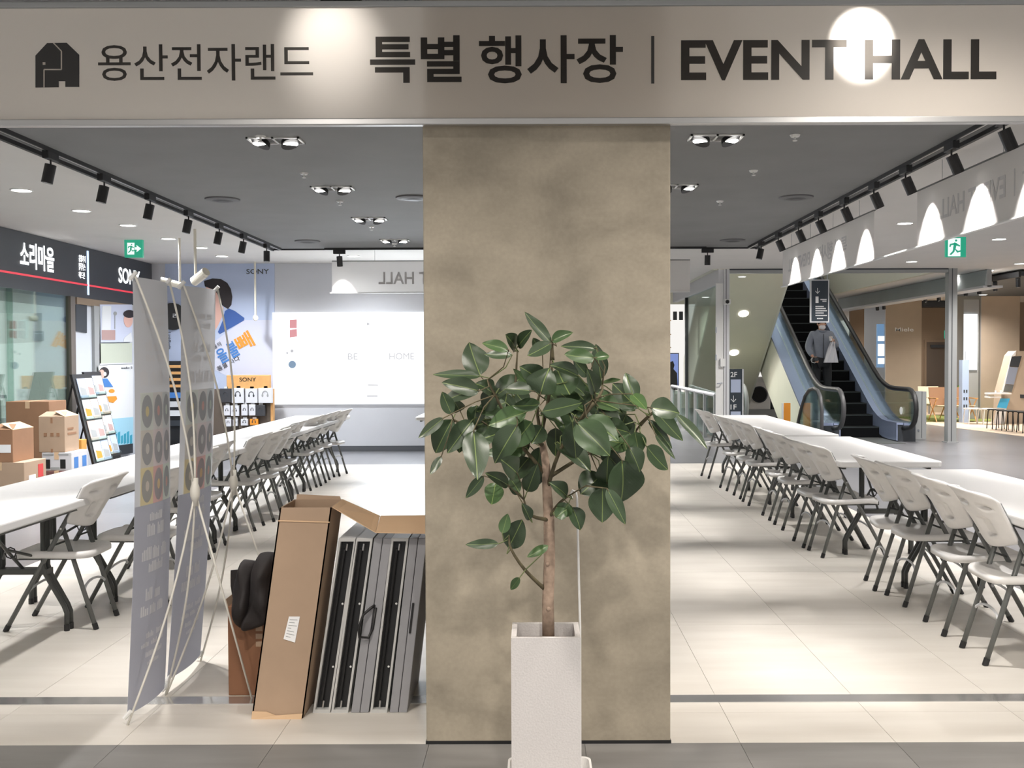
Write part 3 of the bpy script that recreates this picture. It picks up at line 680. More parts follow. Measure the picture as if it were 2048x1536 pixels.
# ================================================================ X-frame roll banners seen from behind
M_BSHEET = banner_mat('grey banner fabric back', srgb(218, 220, 226), 0.5, 0.6, 0.2)
M_BSHEETD = banner_mat('darker banner print show-through', srgb(196, 198, 208), 0.5, 0.6, 0.2)
M_BTXT = mat('pale mirrored print', srgb(216, 217, 222), 0.6)
M_DISC = banner_mat('grey record print', srgb(190, 192, 196), 0.5, 0.6, 0.2)
M_SLV = [banner_mat('sleeve print %d' % i, srgb(*q), 0.5, 0.6, 0.2) for i, q in enumerate([(228, 232, 226), (230, 228, 226), (226, 230, 230), (228, 224, 216), (232, 222, 222), (228, 224, 226), (236, 224, 186), (232, 196, 192), (222, 230, 222)])]
M_POLE = mat('ivory fibreglass pole', srgb(222, 219, 210), 0.4)
def x_banner(bl, br, tl_, tr, hub, feet, rear, label, vgrid, rowsv):
    c = (bl + br) / 2
    t = thing('banner_stand', label, 'banner stand', (c.x, c.y, 0), 'pair of banner stands by the entrance')
    def S(u, v, off=0.0):
        a = bl.lerp(br, u); b = tl_.lerp(tr, u); p = a.lerp(b, v)
        p.x += 0.018 * math.sin(math.pi * u) + 0.02 * math.sin(math.pi * v) + off
        return p
    part('sheet', MB().grid(lambda i, j: S(i, j), 10, 24), M_BSHEET, t, smooth=True)
    lo = MB().grid(lambda i, j: S(i, j * vgrid[0], 0.0012), 8, 12); part('printed_lower_field', lo, M_BSHEETD, t, smooth=True)
    # nine record sleeves, three by three
    ug0, ug1 = 0.10, 0.93; v0, v1 = vgrid
    for r in range(3):
        for k in range(3):
            ua, ub = ug0 + (ug1 - ug0) * k / 3, ug0 + (ug1 - ug0) * (k + 1) / 3
            va, vb = v1 - (v1 - v0) * (r + 1) / 3, v1 - (v1 - v0) * r / 3
            sq = part('record_sleeve', MB().grid(lambda i, j: S(ua + (ub - ua) * i, va + (vb - va) * j, 0.0022), 2, 2), M_SLV[r * 3 + k], t)
            um, vm, ru, rv = (ua + ub) / 2, (va + vb) / 2, (ub - ua) * 0.43, (vb - va) * 0.44
            n = 24; ring = lambda q, o: [S(um + ru * q * math.cos(2 * math.pi * i / n), vm + rv * q * math.sin(2 * math.pi * i / n), o) for i in range(n)]
            part('record', MB().add(ring(1, 0.0032) + ring(0.32, 0.0032), [(i, (i + 1) % n, n + (i + 1) % n, n + i) for i in range(n)]), M_DISC, sq)
            part('record_label', MB().add(ring(0.32, 0.0034), [tuple(range(n))]), M_SLV[(r * 4 + k + 6) % 9], sq)
    # mirrored lines of print, shown as small word blocks
    rnd = random.Random(len(label))
    for v, hgt, ua, ub, nw in rowsv:
        tm = MB(); u = ua
        for w in range(nw):
            L = (ub - ua) / nw * rnd.uniform(0.70, 0.92); m = max(2, int(L / 0.035))
            for g in range(m):
                a, b = u + L * g / m, u + L * (g + 0.74) / m; up_ = rnd.choice((0, 0, 0.15, 0.3))
                tm.add([S(a, v, 0.0034), S(b, v, 0.0034), S(b, v + hgt * (1 - up_), 0.0034), S(a, v + hgt * (1 - up_), 0.0034)], [(0, 1, 2, 3)])
            u += (ub - ua) / nw
        o = part('print_line', tm, M_BTXT, t); o['kind'] = 'stuff'
    # crossed poles and hub
    def bend(a, b, sag): return [a.lerp(b, k / 8) + Vector((sag * math.sin(math.pi * k / 8), 0, 0)) for k in range(9)]
    part('hub', MB().sphere(hub, 0.03, 12, 8, (0.7, 0.8, 1.5)).cyl(hub - EZ * 0.06, hub + EZ * 0.06, 0.014), M_POLE, t, smooth=True)
    for q in (tl_, tr): part('pole', MB().tube(bend(hub, q + Vector((0.012, 0, 0)), 0.035), 0.0048, 8), M_POLE, t, smooth=True)
    for q in feet: part('pole', MB().tube(bend(hub, q, 0.03), 0.0048, 8), M_POLE, t, smooth=True)
    part('rear_leg', MB().tube([hub, rear], 0.0048, 8), M_POLE, t, smooth=True)
    for q in (bl, br, tl_, tr): part('corner_clip', MB().cyl(q + Vector((-0.012, 0, -0.012)), q + Vector((0.016, 0, 0.018)), 0.009, 8), M_FIT, t)
rows1 = [(.918, .016, .15, .85, 3), (.892, .016, .2, .8, 2), (.832, .024, .22, .78, 3), (.808, .016, .22, .78, 2), (.752, .036, .1, .95, 4), (.435, .02, .3, .72, 1), (.40, .028, .25, .75, 2), (.345, .03, .15, .85, 3), (.315, .024, .3, .72, 1), (.25, .028, .25, .68, 2), (.215, .024, .16, .75, 3), (.16, .014, .3, .8, 2), (.14, .012, .2, .86, 3), (.115, .012, .3, .8, 2), (.095, .01, .35, .7, 1)]
fA, fB, fC = G(255, 1450), G(331, 1391), G(401, 1322)
bl, br = P(254, 1431, fA.y), P(329, 1376, fB.y)
x_banner(bl, br, P(265, 553, fA.y + 0.02), P(334, 566, fB.y), P(390, 984, 4.25), (fA, fB), G(504, 1398), 'grey banner stand seen from behind, the nearer of two, its foot on the pale tiles', (.475, .735), rows1)
x_banner(P(334, 1360, fB.y + 0.03), P(400, 1310, fC.y), P(362, 571, fB.y + 0.03), P(431, 580, fC.y), P(467, 965, 4.75), (G(333, 1388), fC), Vector((-1.22, 4.95, 0)), 'grey banner stand seen from behind, the farther of two, beside the dark bag', (.47, .735), rows1)

# ================================================================ cardboard, bag, folded cases
bx = G(503, 1437)
Yk = bx.y
w_, d_, h_, lean = P(606, 1440, Yk).x - bx.x, 0.245, 0.885, 0.128
x0 = bx.x; x1 = x0 + w_
t = thing('tall_carton', 'tall open brown carton leaning on the folded grey cases, flaps hanging to the right', 'cardboard box', ((x0 + x1) / 2, Yk + 0.1, 0))
def bp_(x, y, z): return Vector((x + lean * z / h_, y, z))
thk = 0.006
def wall4(a, b):   # vertical sheet from a to b (floor points), full height
    n = Vector((-(b[1] - a[1]), b[0] - a[0], 0)).normalized() * thk
    return [bp_(a[0], a[1], 0), bp_(b[0], b[1], 0), bp_(b[0] + n.x, b[1] + n.y, 0), bp_(a[0] + n.x, a[1] + n.y, 0), bp_(a[0], a[1], h_), bp_(b[0], b[1], h_), bp_(b[0] + n.x, b[1] + n.y, h_), bp_(a[0] + n.x, a[1] + n.y, h_)]
tz = 0.03 * w_ / 0.2
bd = MB().hexa(wall4((x0, Yk), (x1, Yk))).hexa(wall4((x1, Yk), (x1, Yk + d_))).hexa(wall4((x1, Yk + d_), (x0, Yk + d_))).hexa(wall4((x0, Yk + d_), (x0, Yk)))
bd.hexa([bp_(x0, Yk, 0.002), bp_(x1, Yk, 0.002), bp_(x1, Yk + d_, 0.002), bp_(x0, Yk + d_, 0.002), bp_(x0, Yk, 0.01), bp_(x1, Yk, 0.01), bp_(x1, Yk + d_, 0.01), bp_(x0, Yk + d_, 0.01)])
part('body', bd, M_KRAFT, t)
def quad3(*pp): return [P(px, py, y) for px, py, y in pp]
yk2 = Yk + d_
part('flap', MB().slab([bp_(x1, Yk + 0.01, h_ - 0.002), bp_(x1, Yk + d_ - 0.01, h_ - 0.002), P(760, 1033, yk2 - 0.02), P(751, 1066, Yk + 0.02)], (0, 0, 0.004)), M_KRAFTL, t)
part('flap', MB().slab([P(751.5, 1066, Yk + 0.02), P(761, 1033, yk2 - 0.02), P(860, 1032, yk2 - 0.02), P(860, 1068, Yk + 0.02)], (0, 0, 0.004)), M_KRAFTL, t)
part('flap', MB().slab([bp_(x0 + 0.01, Yk + d_ - 0.004, h_), bp_(x1 - 0.01, Yk + d_ - 0.004, h_), bp_(x1 - 0.02, Yk + d_ + 0.02, h_ + 0.010), bp_(x0 + 0.004, Yk + d_ + 0.02, h_ + 0.020)], (0, 0.004, 0)), M_KRAFT, t)
part('torn_edge', MB().slab([bp_(x0 + 0.002, Yk - 0.006, -0.0), bp_(x1 - 0.004, Yk - 0.008, 0.0), bp_(x1 - 0.004, Yk - 0.003, 0.022), bp_(x0 + 0.10, Yk - 0.003, 0.014), bp_(x0 + 0.06, Yk - 0.003, 0.030), bp_(x0, Yk - 0.003, 0.032)], (0, -0.003, 0)), M_KRAFTL, t)
part('fold_edge', MB().tube([bp_(x0 - 0.001, Yk - 0.001, h_ - 0.055), bp_(x1 + 0.001, Yk - 0.001, h_ - 0.062)], 0.003, 6), M_KRAFTL, t)
lb = [P(578, 1233, Yk - 0.002), P(600, 1233, Yk - 0.002), P(590, 1285, Yk - 0.002), P(567, 1278, Yk - 0.002)]
lab = part('address_label', MB().slab(lb, (0, -0.001, 0)), M_WHITEINK, t)
lines = MB()
for k in range(7):
    a = lb[0].lerp(lb[3], 0.12 + 0.12 * k); b = lb[1].lerp(lb[2], 0.12 + 0.12 * k); q0, q1 = a.lerp(b, 0.12), a.lerp(b, 0.12 + (0.7, 0.5, 0.75, 0.3, 0.6, 0.7, 0.4)[k])
    lines.slab([q0, q1, q1 + Vector((0.0008, 0, -0.003)), q0 + Vector((0.0008, 0, -0.003))], (0, -0.0012, 0))
o = part('label_print', lines, M_GREYP, lab); o['kind'] = 'stuff'
# five folded suitcase tables, leaning
Yc = G(640, 1426).y
cs = [(625.5, 661, 'open black channel in front, leftmost of five', 1), (662, 697, 'open black channel in front, second of five', 1), (702, 738, 'closed side with a hanging black handle, third of five', 0), (740, 775, 'open black channel in front, fourth of five', 1), (779, 815, 'closed side with a flat black handle, rightmost of five', 0)]
M_CASE = mat('grey aluminium case', srgb(150, 150, 154), 0.5, var=0.03, scale=20)
M_CASEE = mat('pale aluminium edge', srgb(192, 192, 190), 0.45)
for k, (pa, pb, lb, op) in enumerate(cs):
    xa, xb = P(pa, 1425, Yc).x, P(pb, 1425, Yc).x; hh = 0.745; ln_ = 0.118 * (1 - 0.06 * k); dep = 0.42; th = xb - xa - 0.002
    t = thing('folded_suitcase_table', 'folded grey suitcase table, ' + lb, 'folded table', (xa, Yc, 0), 'folded suitcase tables leaning together')
    def cp(x, y, z): return Vector((xa + x + ln_ * z / hh, Yc + y, z))
    def block(x0, x1, y0, y1, z0, z1): return [cp(x0, y0, z0), cp(x1, y0, z0), cp(x1, y1, z0), cp(x0, y1, z0), cp(x0, y0, z1), cp(x1, y0, z1), cp(x1, y1, z1), cp(x0, y1, z1)]
    if op:
        e = 0.009
        part('shell', MB().hexa(block(0, e, 0, dep, 0, hh)).hexa(block(th - e, th, 0, dep, 0, hh)).hexa(block(e, th - e, 0, dep, 0, 0.014)).hexa(block(e, th - e, 0, dep, hh - 0.014, hh)), M_CASEE, t)
        part('channel', MB().hexa(block(e, th - e, 0.03, dep, 0.014, hh - 0.014)), M_BLACKM, t)
        part('leg_tube', MB().tube([cp(th * 0.36, 0.02, 0.05), cp(th * 0.36, 0.02, hh - 0.05)], 0.007, 8), M_BLACK, t)
        for z in (0.19, 0.46): part('rivet', MB().sphere(cp(th * 0.72, 0.024, z), 0.005, 8, 5), M_FIT, t)
        for z in (0.035, hh - 0.04): part('hinge_pin', MB().cyl(cp(th * 0.5, 0.012, z - 0.014), cp(th * 0.5, 0.012, z + 0.014), 0.004, 8), M_ALU, t)
    else:
        part('shell', MB().hexa(block(0, th * 0.485, 0, dep, 0, hh)).hexa(block(th * 0.515, th, 0, dep, 0, hh)), M_CASE, t, bevel=0.003)
        part('seam', MB().hexa(block(th * 0.48, th * 0.52, 0.003, dep - 0.003, 0.002, hh - 0.002)), M_BLACKM, t)
        if k == 2: part('handle', MB().tube([cp(th * 0.55, -0.001, 0.46), cp(th * 0.35, -0.012, 0.45), cp(th * 0.0, -0.022, 0.425), cp(-0.012, -0.024, 0.37), cp(-0.004, -0.022, 0.33), cp(th * 0.45, -0.012, 0.325), cp(th * 0.60, -0.001, 0.36), cp(th * 0.62, -0.001, 0.45)], 0.006, 8), M_BLACK, t, smooth=True)
        else: part('handle', MB().hexa(block(th * 0.58, th * 0.70, -0.006, 0, 0.34, 0.47)), M_BLACK, t, bevel=0.002)
# small carton behind with the dark bag lying on it
q = G(457, 1391)
t = thing('small_carton', 'small reddish brown carton under the black bag, behind the tall carton', 'cardboard box', (q.x + 0.13, q.y + 0.13, 0))
zc = P(457, 1213, q.y).z
part('body', MB().box((q.x, q.y, 0), (q.x + 0.30, q.y + 0.26, zc)), mat('reddish brown cardboard', srgb(132, 92, 66), 0.8, var=0.06, scale=6), t, bevel=0.003)
part('flap', MB().slab([(q.x, q.y, zc), (q.x, q.y + 0.26, zc), (q.x - 0.012, q.y + 0.25, zc + 0.03), (q.x - 0.012, q.y + 0.01, zc + 0.03)], (0.003, 0, 0)), M_KRAFT, t)
part('flap', MB().slab([(q.x + 0.004, q.y + 0.26, zc), (q.x + 0.30, q.y + 0.26, zc), (q.x + 0.29, q.y + 0.28, zc + 0.05), (q.x + 0.01, q.y + 0.28, zc + 0.05)], (0, 0.003, 0)), M_KRAFT, t)
pr = MB()
for k in range(4): pr.box((q.x + 0.125, q.y - 0.0015, 0.22 + 0.035 * k), (q.x + 0.155, q.y, 0.243 + 0.035 * k))
o = part('faded_print', pr, M_KRAFT, t); o['kind'] = 'stuff'
def inflate(outline, Y, depth, yc=0.0, wrinkle=0.0, seed=0):
    """soft closed body from an outline: rings shrink towards a bulging middle, front and back"""
    pts = [P(px, py, Y) for px, py in outline]; c = sum(pts, Vector()) / len(pts)
    dense = []
    for a, b in zip(pts, pts[1:] + pts[:1]):
        for k in range(4): dense.append(a.lerp(b, k / 4))
    for _ in range(2): dense = [(dense[i - 1] + dense[i] * 2 + dense[(i + 1) % len(dense)]) / 4 for i in range(len(dense))]
    n = len(dense); prof = [(1, 0), (0.97, 0.35), (0.88, 0.62), (0.70, 0.84), (0.45, 0.96), (0.2, 1.0)]
    mb = MB(); vs = []; fs = []
    for s in (-1, 1):
        base = len(vs)
        for sc, dz in prof:
            for p in dense:
                q_ = c + (p - c) * sc; wv = wrinkle * noise.noise((q_ + Vector((seed, 0, 0))) * 9) * dz
                vs.append(q_ + Vector((0, s * depth * dz + wv + yc * dz, 0)))
        for r in range(len(prof) - 1):
            for i in range(n): fs.append((base + r * n + i, base + r * n + (i + 1) % n, base + (r + 1) * n + (i + 1) % n, base + (r + 1) * n + i))
        fs.append(tuple(base + (len(prof) - 1) * n + i for i in range(n)))
    mb.add(vs, fs); return mb
k6 = lambda l: [(200 + x / 2.926, 950 + y / 2.926) for x, y in l]
Ybag = q.y - 0.03
tb = thing('black_bag', 'crumpled black fabric bag slumped over the small carton', 'bag', P(500, 1255, Ybag))
M_BAG = mat('black bag cloth', srgb(38, 33, 33), 0.7, var=0.15, scale=12, bump=0.4)
part('front_bulge', inflate(k6([(925, 470), (945, 452), (1030, 450), (1060, 560), (1050, 800), (990, 870), (860, 912), (830, 900), (870, 760), (890, 640), (905, 540)]), Ybag, 0.085, 0, 0.10, 3), M_BAG, tb, smooth=True)
part('rear_bulge', inflate(k6([(835, 492), (870, 495), (925, 510), (910, 620), (905, 760), (880, 880), (835, 905), (800, 870), (785, 740), (780, 650), (815, 560)]), Ybag + 0.05, 0.08, 0, 0.10, 8), M_BAG, tb, smooth=True)
part('side_flap', MB().slab([P(461, 1141, Ybag + 0.1), P(486, 1139, Ybag + 0.1), P(486, 1205, Ybag + 0.1), P(466, 1200, Ybag + 0.1), P(461, 1172, Ybag + 0.1)], (0, 0.01, 0)), M_BAG, tb)

# ================================================================ potted rubber plant
Yp = 3.30
pw0, pw1 = P(1022, 1277, Yp).x, P(1161.5, 1277, Yp).x
zp = P(1090, 1276, Yp).z; pd = 0.20
M_POT = mat('speckled white stone', srgb(206, 202, 200), 0.7, var=0.05, scale=160, bump=0.15)
pot = thing('tree_planter', 'tall square white planter on a white tray before the concrete pillar', 'planter', ((pw0 + pw1) / 2, Yp + pd / 2, 0))
w = 0.018
pb = MB().box((pw0, Yp, 0.012), (pw1, Yp + w, zp)).box((pw0, Yp + pd - w, 0.012), (pw1, Yp + pd, zp)).box((pw0, Yp + w, 0.012), (pw0 + w, Yp + pd - w, zp)).box((pw1 - w, Yp + w, 0.012), (pw1, Yp + pd - w, zp)).box((pw0 + w, Yp + w, 0.02), (pw1 - w, Yp + pd - w, 0.06))
part('pot_body', pb, M_POT, pot)
part('soil', MB().box((pw0 + w, Yp + w, zp - 0.20), (pw1 - w, Yp + pd - w, zp - 0.045)), mat('potting soil', srgb(78, 60, 46), 0.95, var=0.4, scale=60, bump=0.8), pot)
ty = Yp + 0.1
def tray(z0, z1, g): return [(x, y, z0) for x, y in rounded(pw0 - 0.012 - g, pw1 + 0.04 + g, Yp - 0.06 - g, Yp + pd + 0.10 + g, 0.03)]
tm = MB(); o_ = tray(0, 0, 0.0); i_ = tray(0, 0, -0.008); n = len(o_)
vs = [Vector(p) for p in o_] + [Vector(p) + EZ * 0.045 for p in tray(0, 0, 0.008)] + [Vector(p) + EZ * 0.045 for p in tray(0, 0, 0.0)] + [Vector(p) + EZ * 0.011 for p in i_]
fs = [(r * n + i, r * n + (i + 1) % n, (r + 1) * n + (i + 1) % n, (r + 1) * n + i) for r in range(3) for i in range(n)] + [tuple(3 * n + i for i in range(n)), tuple(range(n - 1, -1, -1))]
part('drip_tray', tm.add(vs, fs), M_WHITE, pot)
# the tree
YT = Yp + pd / 2
tree = thing('rubber_tree', 'potted rubber tree with glossy dark green leaves and one bare trunk', 'plant', P(1096, 1270, YT))
tk = lambda px, py, dy=0.0: P(px, py, YT + dy)
trunk = part('trunk', MB().tube([tk(1097, 1290), tk(1096, 1200, .005), tk(1099, 1120, 0), tk(1098, 1040, .005), tk(1094, 980, 0), tk(1092, 930, 0.01), tk(1082, 870, .02)], [.0215, .020, .0195, .0185, .016, .014, .011], 12), M_BARK, tree, smooth=True)
part('knot', MB().sphere(tk(1097, 1218, -.018), 0.008, 8, 6, (1, .6, 1)).sphere(tk(1095, 1128, -.018), 0.008, 8, 6, (1, .6, 1)), M_BARK, trunk, smooth=True)
BR = [[(1094, 980, 0), (1120, 900, -.05), (1160, 840, -.1), (1185, 800, -.12)], [(1092, 950, 0), (1040, 890, .05), (1005, 870, .06), (960, 840, .05)], [(1085, 880, .02), (1075, 830, 0), (1078, 790, -.08)],
      [(1090, 960, 0), (1180, 905, .04), (1250, 885, .05), (1280, 850, .02)], [(1082, 870, .02), (1100, 780, .05), (1105, 720, .05)], [(1098, 1040, 0), (1060, 1030, -.06), (1048, 1000, -.08)],
      [(1098, 1035, 0), (1120, 1005, -.04), (1140, 990, -.05)], [(1088, 1177, 0), (1050, 1140, -.05), (1022, 1098, -.07), (1018, 1070, -.06)], [(1085, 890, 0), (1020, 840, -.06), (990, 790, -.1), (975, 760, -.1)], [(1160, 840, -.1), (1200, 790, -.08), (1205, 770, -.05)],
      [(1280, 850, .02), (1300, 830, 0), (1320, 815, 0)], [(1005, 870, .06), (930, 850, .05), (905, 838, .03)], [(1105, 720, .05), (1104, 690, .04), (1108, 680, .02)], [(1040, 890, .05), (1030, 810, .1), (1035, 700, .08)]]
for b in BR:
    pts = [tk(*q_) for q_ in b]
    fine = []
    for i in range(len(pts) - 1):
        for k in range(3):
            t_ = k / 3; p0, p1, p2, p3 = pts[max(0, i - 1)], pts[i], pts[i + 1], pts[min(len(pts) - 1, i + 2)]
            fine.append(0.5 * ((2 * p1) + (p2 - p0) * t_ + (2 * p0 - 5 * p1 + 4 * p2 - p3) * t_ ** 2 + (3 * p1 - p0 - 3 * p2 + p3) * t_ ** 3))
    fine.append(pts[-1]); m_ = len(fine)
    part('branch', MB().tube(fine, [0.0075 - 0.0045 * i / (m_ - 1) for i in range(m_)], 8), M_TWIG, tree, smooth=True)
# leaves: base px, tip px, width px (in the photograph's 830,600 detail, 3.413 x)
LV = """930,295,740,85,75;930,280,1070,215,62;640,340,460,290,66;690,330,630,238,95;665,375,475,375,58;445,515,365,298,150;450,520,120,505,58;440,620,188,560,92;440,595,185,690,84;250,780,182,625,72
195,805,25,945,58;255,815,130,1052,130;180,1065,105,1195,46;390,820,220,1040,110;400,890,430,1218,130;470,1200,350,1350,58;550,1250,520,1410,98;640,1265,495,1180,70;700,320,790,205,72;930,295,765,388,74
870,370,800,255,60;1240,330,1000,308,62;1225,395,1010,378,84;1225,395,1332,375,50;1270,540,1237,300,95;1180,520,1070,400,72;880,560,722,455,112;855,645,905,465,158;1120,520,930,430,82;970,475,1060,665,172
800,620,602,600,80;820,622,660,470,62;855,715,668,730,82;868,762,1150,705,95;860,758,1012,832,74;800,830,660,1002,130;700,850,538,1115,132;760,765,500,850,112;1075,830,1100,1088,122;1100,832,1332,1058,155
1170,800,1392,955,120;1230,640,1190,480,82;1240,640,1340,682,60;1500,690,1440,488,86;1525,740,1350,575,132;1480,640,1580,742,64;1280,560,1408,550,42;1605,735,1815,765,118;1620,735,1822,962,92;1780,775,2000,1012,64
1590,815,1762,1012,54;1640,915,1776,1085,34;1580,1000,1712,1162,116;1415,1095,1428,1400,195;1280,1280,1280,1512,142;1310,1285,1440,1532,72;1270,1195,1120,1340,160;1310,1260,1312,1085,112;1460,1000,1545,1170,96;1040,1340,932,1240,88
655,1225,712,1305,64;765,1310,832,1130,94;700,1185,600,1090,120;560,620,460,760,110;540,640,430,560,100;620,700,420,770,110;640,790,510,900,110;900,640,1010,690,110;1200,690,1110,600,110;1250,690,1390,740,100
1180,760,1300,860,110;1330,720,1440,830,110;1440,780,1380,930,110;1500,900,1530,1050,100;780,860,700,1000,110;870,860,800,980,110;960,870,960,1060,100;600,900,560,1080,110;500,860,470,1000,110;420,720,400,860,100
1380,650,1500,760,90;700,600,760,470,90;1040,560,1180,640,100;760,720,690,640,100;310,760,260,680,80;340,860,300,1040,100;1450,1040,1520,1180,90;1240,760,1180,900,110;1090,820,1200,760,90;600,1000,660,1180,110
700,1330,640,1230,60;1340,1180,1330,1330,80;1400,860,1290,960,90"""
LV2 = "480,250,290,258,48;500,192,532,78,52;535,275,620,108,104;762,262,638,332,42;600,445,545,516,38;660,115,620,20,50;808,100,870,50,60;900,40,955,170,76;880,20,830,100,74"
def leaf_mesh(curl, fold):
    mb = MB(); nu, nv = 8, 12
    def fn(i, j):
        u = i * 2 - 1; v = j
        w_ = math.sin(math.pi * min(1, v ** 0.80)) ** 0.75
        return (u * 0.5 * w_, v, abs(u) ** 1.4 * w_ * fold - curl * (v - 0.3) ** 2 + 0.03 * math.sin(v * 10 + u * 3) * abs(u))
    return mb.grid(fn, nu, nv)
LEAFS = []
rl = random.Random(11)
def leaf(bx_, by_, tx, ty_, wpx, dmin, dmax):
    d0 = rl.uniform(dmin, dmax); fore = rl.uniform(-0.10, 0.04)
    A = tk(bx_, by_, d0); B = tk(tx, ty_, max(-0.45, min(0.36, d0 + fore)))
    v = B - A; L = v.length; y = v.normalized()
    tilt = rl.uniform(-0.5, 0.5)
    z = Vector((0.6 * tilt + 0.1, -1, 0.50 + tilt * 0.4)); z = (z - y * z.dot(y)).normalized(); x = y.cross(z)
    Wd = wpx / F * YT * 1.30
    if not LEAFS:
        for cu_, fo_ in ((0.25, 0.14), (0.5, 0.22), (-0.25, 0.10)):
            o = part('leaf', leaf_mesh(cu_, fo_), M_LEAF, tree, smooth=True); o.data.transform(Matrix.Translation(ORG[tree.name])); LEAFS.append(o)
        free = list(LEAFS)
        leaf.free = free
    o = leaf.free.pop() if leaf.free else rl.choice(LEAFS).copy()
    if o.name not in COL.objects: COL.objects.link(o)
    M = Matrix((x * Wd, y * L, z * max(0.03, Wd))).transposed().to_4x4(); M.translation = A - ORG[tree.name]
    o.parent = tree; o.matrix_local = M
    return A, y
st = []
for k, it in enumerate(LV.replace('\n', ';').split(';')):
    a, b, c, d, w_ = map(float, it.split(','))
    A, y = leaf(830 + a / 3.413, 600 + b / 3.413, 830 + c / 3.413, 600 + d / 3.413, w_ / 3.413, -0.30 if k < 64 else -0.12, 0.05 if k < 64 else 0.22); st.append((A, y))
for k in range(34):   # inner leaves that fill the crown
    a_, rr_ = rl.uniform(0, 6.283), rl.uniform(0.15, 1) ** 0.6
    bx_, by_ = 1085 + 150 * rr_ * math.cos(a_), 840 + 95 * rr_ * math.sin(a_); dd_ = math.atan2(by_ - 880, bx_ - 1085) + rl.uniform(-.7, .7); L_ = rl.uniform(48, 82)
    st.append(leaf(bx_, by_, bx_ + L_ * math.cos(dd_), by_ + L_ * abs(math.sin(dd_)) * 0.9 + 8, rl.uniform(26, 40), -0.05, 0.24))
for it in LV2.split(';'):
    a, b, c, d, w_ = map(float, it.split(','))
    A, y = leaf(830 + a / 2.865, 1000 + b / 2.865, 830 + c / 2.865, 1000 + d / 2.865, w_ / 2.865, -0.10, -0.03); st.append((A, y))
ends = []
for b in BR: ends += [tk(*q_) for q_ in b[1:]]
M_STALK = mat('pale green stalk', srgb(104, 116, 72), 0.6)
for A, y in st:
    e = min(ends, key=lambda p: (p - A).length)
    m_ = (A + e) / 2 - y * 0.02
    part('leaf_stalk', MB().tube([A + y * 0.01, A, m_, e], [.0014, .002, .002, .0025], 5, False), M_STALK if (e - A).length < 0.12 else M_TWIG, tree)
a_, b_ = P(1160, 1255, Yp + pd + 0.03), P(1154, 995, Yp + pd + 0.03)
t = thing('plant_stake', 'thin white stake with a hooked top standing behind the planter', 'stake', (a_.x, a_.y, 0.011))
part('rod', MB().tube([(a_.x, a_.y, 0.012), a_, b_], 0.0042, 8), M_FIT, t)
part('hook', MB().tube([b_, b_ + Vector((-.004, 0, .02)), b_ + Vector((-.016, 0, .026)), b_ + Vector((-.022, 0, .012)), b_ + Vector((-.018, 0, -.004))], 0.0042, 8), M_FIT, t)
# ================================================================ left: shop front, posters, cartons
XS = -6.25
M_FASC = mat('charcoal shop fascia', srgb(62, 65, 70), 0.45, var=0.03, scale=3)
M_GLOWW = glow('lit white letters', (0.95, 0.98, 1.0, 1), 2.6)
M_GLOWR = glow('lit red strip', srgb(226, 52, 72), 1.1)
M_GLOWB = glow('lit pale blue strip', (0.55, 0.72, 1.0, 1), 1.6)
def sx(px, py, X=XS): return PX(px, py, X)
yend = min(sx(327, 560).y, 16.2)
zf0, zf1 = 2.36, ZW - 0.004
fa = thing('shop_fascia', 'long charcoal shop fascia with lit white lettering above the glass shop front', 'shop sign', (XS, 11, zf0))
part('board', MB().box((XS - 0.30, 3.0, zf0), (XS, yend, zf1)), M_FASC, fa)
zr = sx(130, 563).z
part('red_strip', MB().box((XS, 3.0, zr - 0.012), (XS + 0.008, yend - 0.2, zr + 0.012)), M_GLOWR, fa)
def ftext(b, p0, p1, m=M_GLOWW, bold=0.01, par=fa, X=XS):
    """p0 lower left, p1 upper right, in the picture; lettering runs along the shop front"""
    A, B = sx(*p0, X), sx(*p1, X)
    return text(b, 'lettering', m, par, (X + 0.006, A.y, A.z), EY, EZ, B.y - A.y, B.z - A.z, bold)
ftext('소리마을', (40, 534), (107, 496), bold=0.02)
ftext('음향기기', (157, 523), (170, 512), bold=0.0); ftext('블루투스', (157, 540), (170, 528), bold=0.0); ftext('헤드폰', (157, 556), (169, 545), bold=0.0)
ftext('SONY', (237, 565), (279, 543), bold=0.012)
A, B = sx(176, 590), sx(176, 502); part('upright_strip', MB().box((XS, A.y - 0.02, A.z), (XS + 0.01, A.y + 0.02, B.z)), M_GLOWB, fa)
# glazed shop front: mullions, panes, sill
win = struct('window_1', MB().box((XS - 0.03, 3.0, 0.0), (XS + 0.03, sx(139, 700).y, 0.35)), mat('dark sill', srgb(48, 50, 52), 0.5), (XS, 10, 0))
M_ROOMW = mat('shop interior wall', srgb(170, 182, 178), 0.8, var=0.03)
for px in (20, 139):
    y = sx(px, 700).y; part('mullion', MB().box((XS - 0.04, y - 0.03 if px == 139 else y - 0.01, 0.35), (XS + 0.04, y + 0.10 if px == 139 else y + 0.01, zf0)), mat('bronze mullion', srgb(120, 112, 104), 0.4, 0.5) if px == 139 else M_GLASSG, win)
part('pane', MB().box((XS - 0.006, 3.0, 0.35), (XS + 0.006, sx(139, 700).y, zf0)), M_GLASSG, win)
struct('wall_left', MB().box((-9.4, 3, 0), (-9.3, 16.4, ZW)), M_ROOMW, (-9.4, 9, 0))
lc = [(-7.4, 9.3), (-7.4, 11.2), (-8.6, 10.2), (-8.6, 12.5)]
for k, (x, y) in enumerate(lc): downlight(Vector((x, y, ZW)), f'round downlight inside the glass fronted shop, {ORD[k]} from the front', P_DOWN * 0.5, COOL)
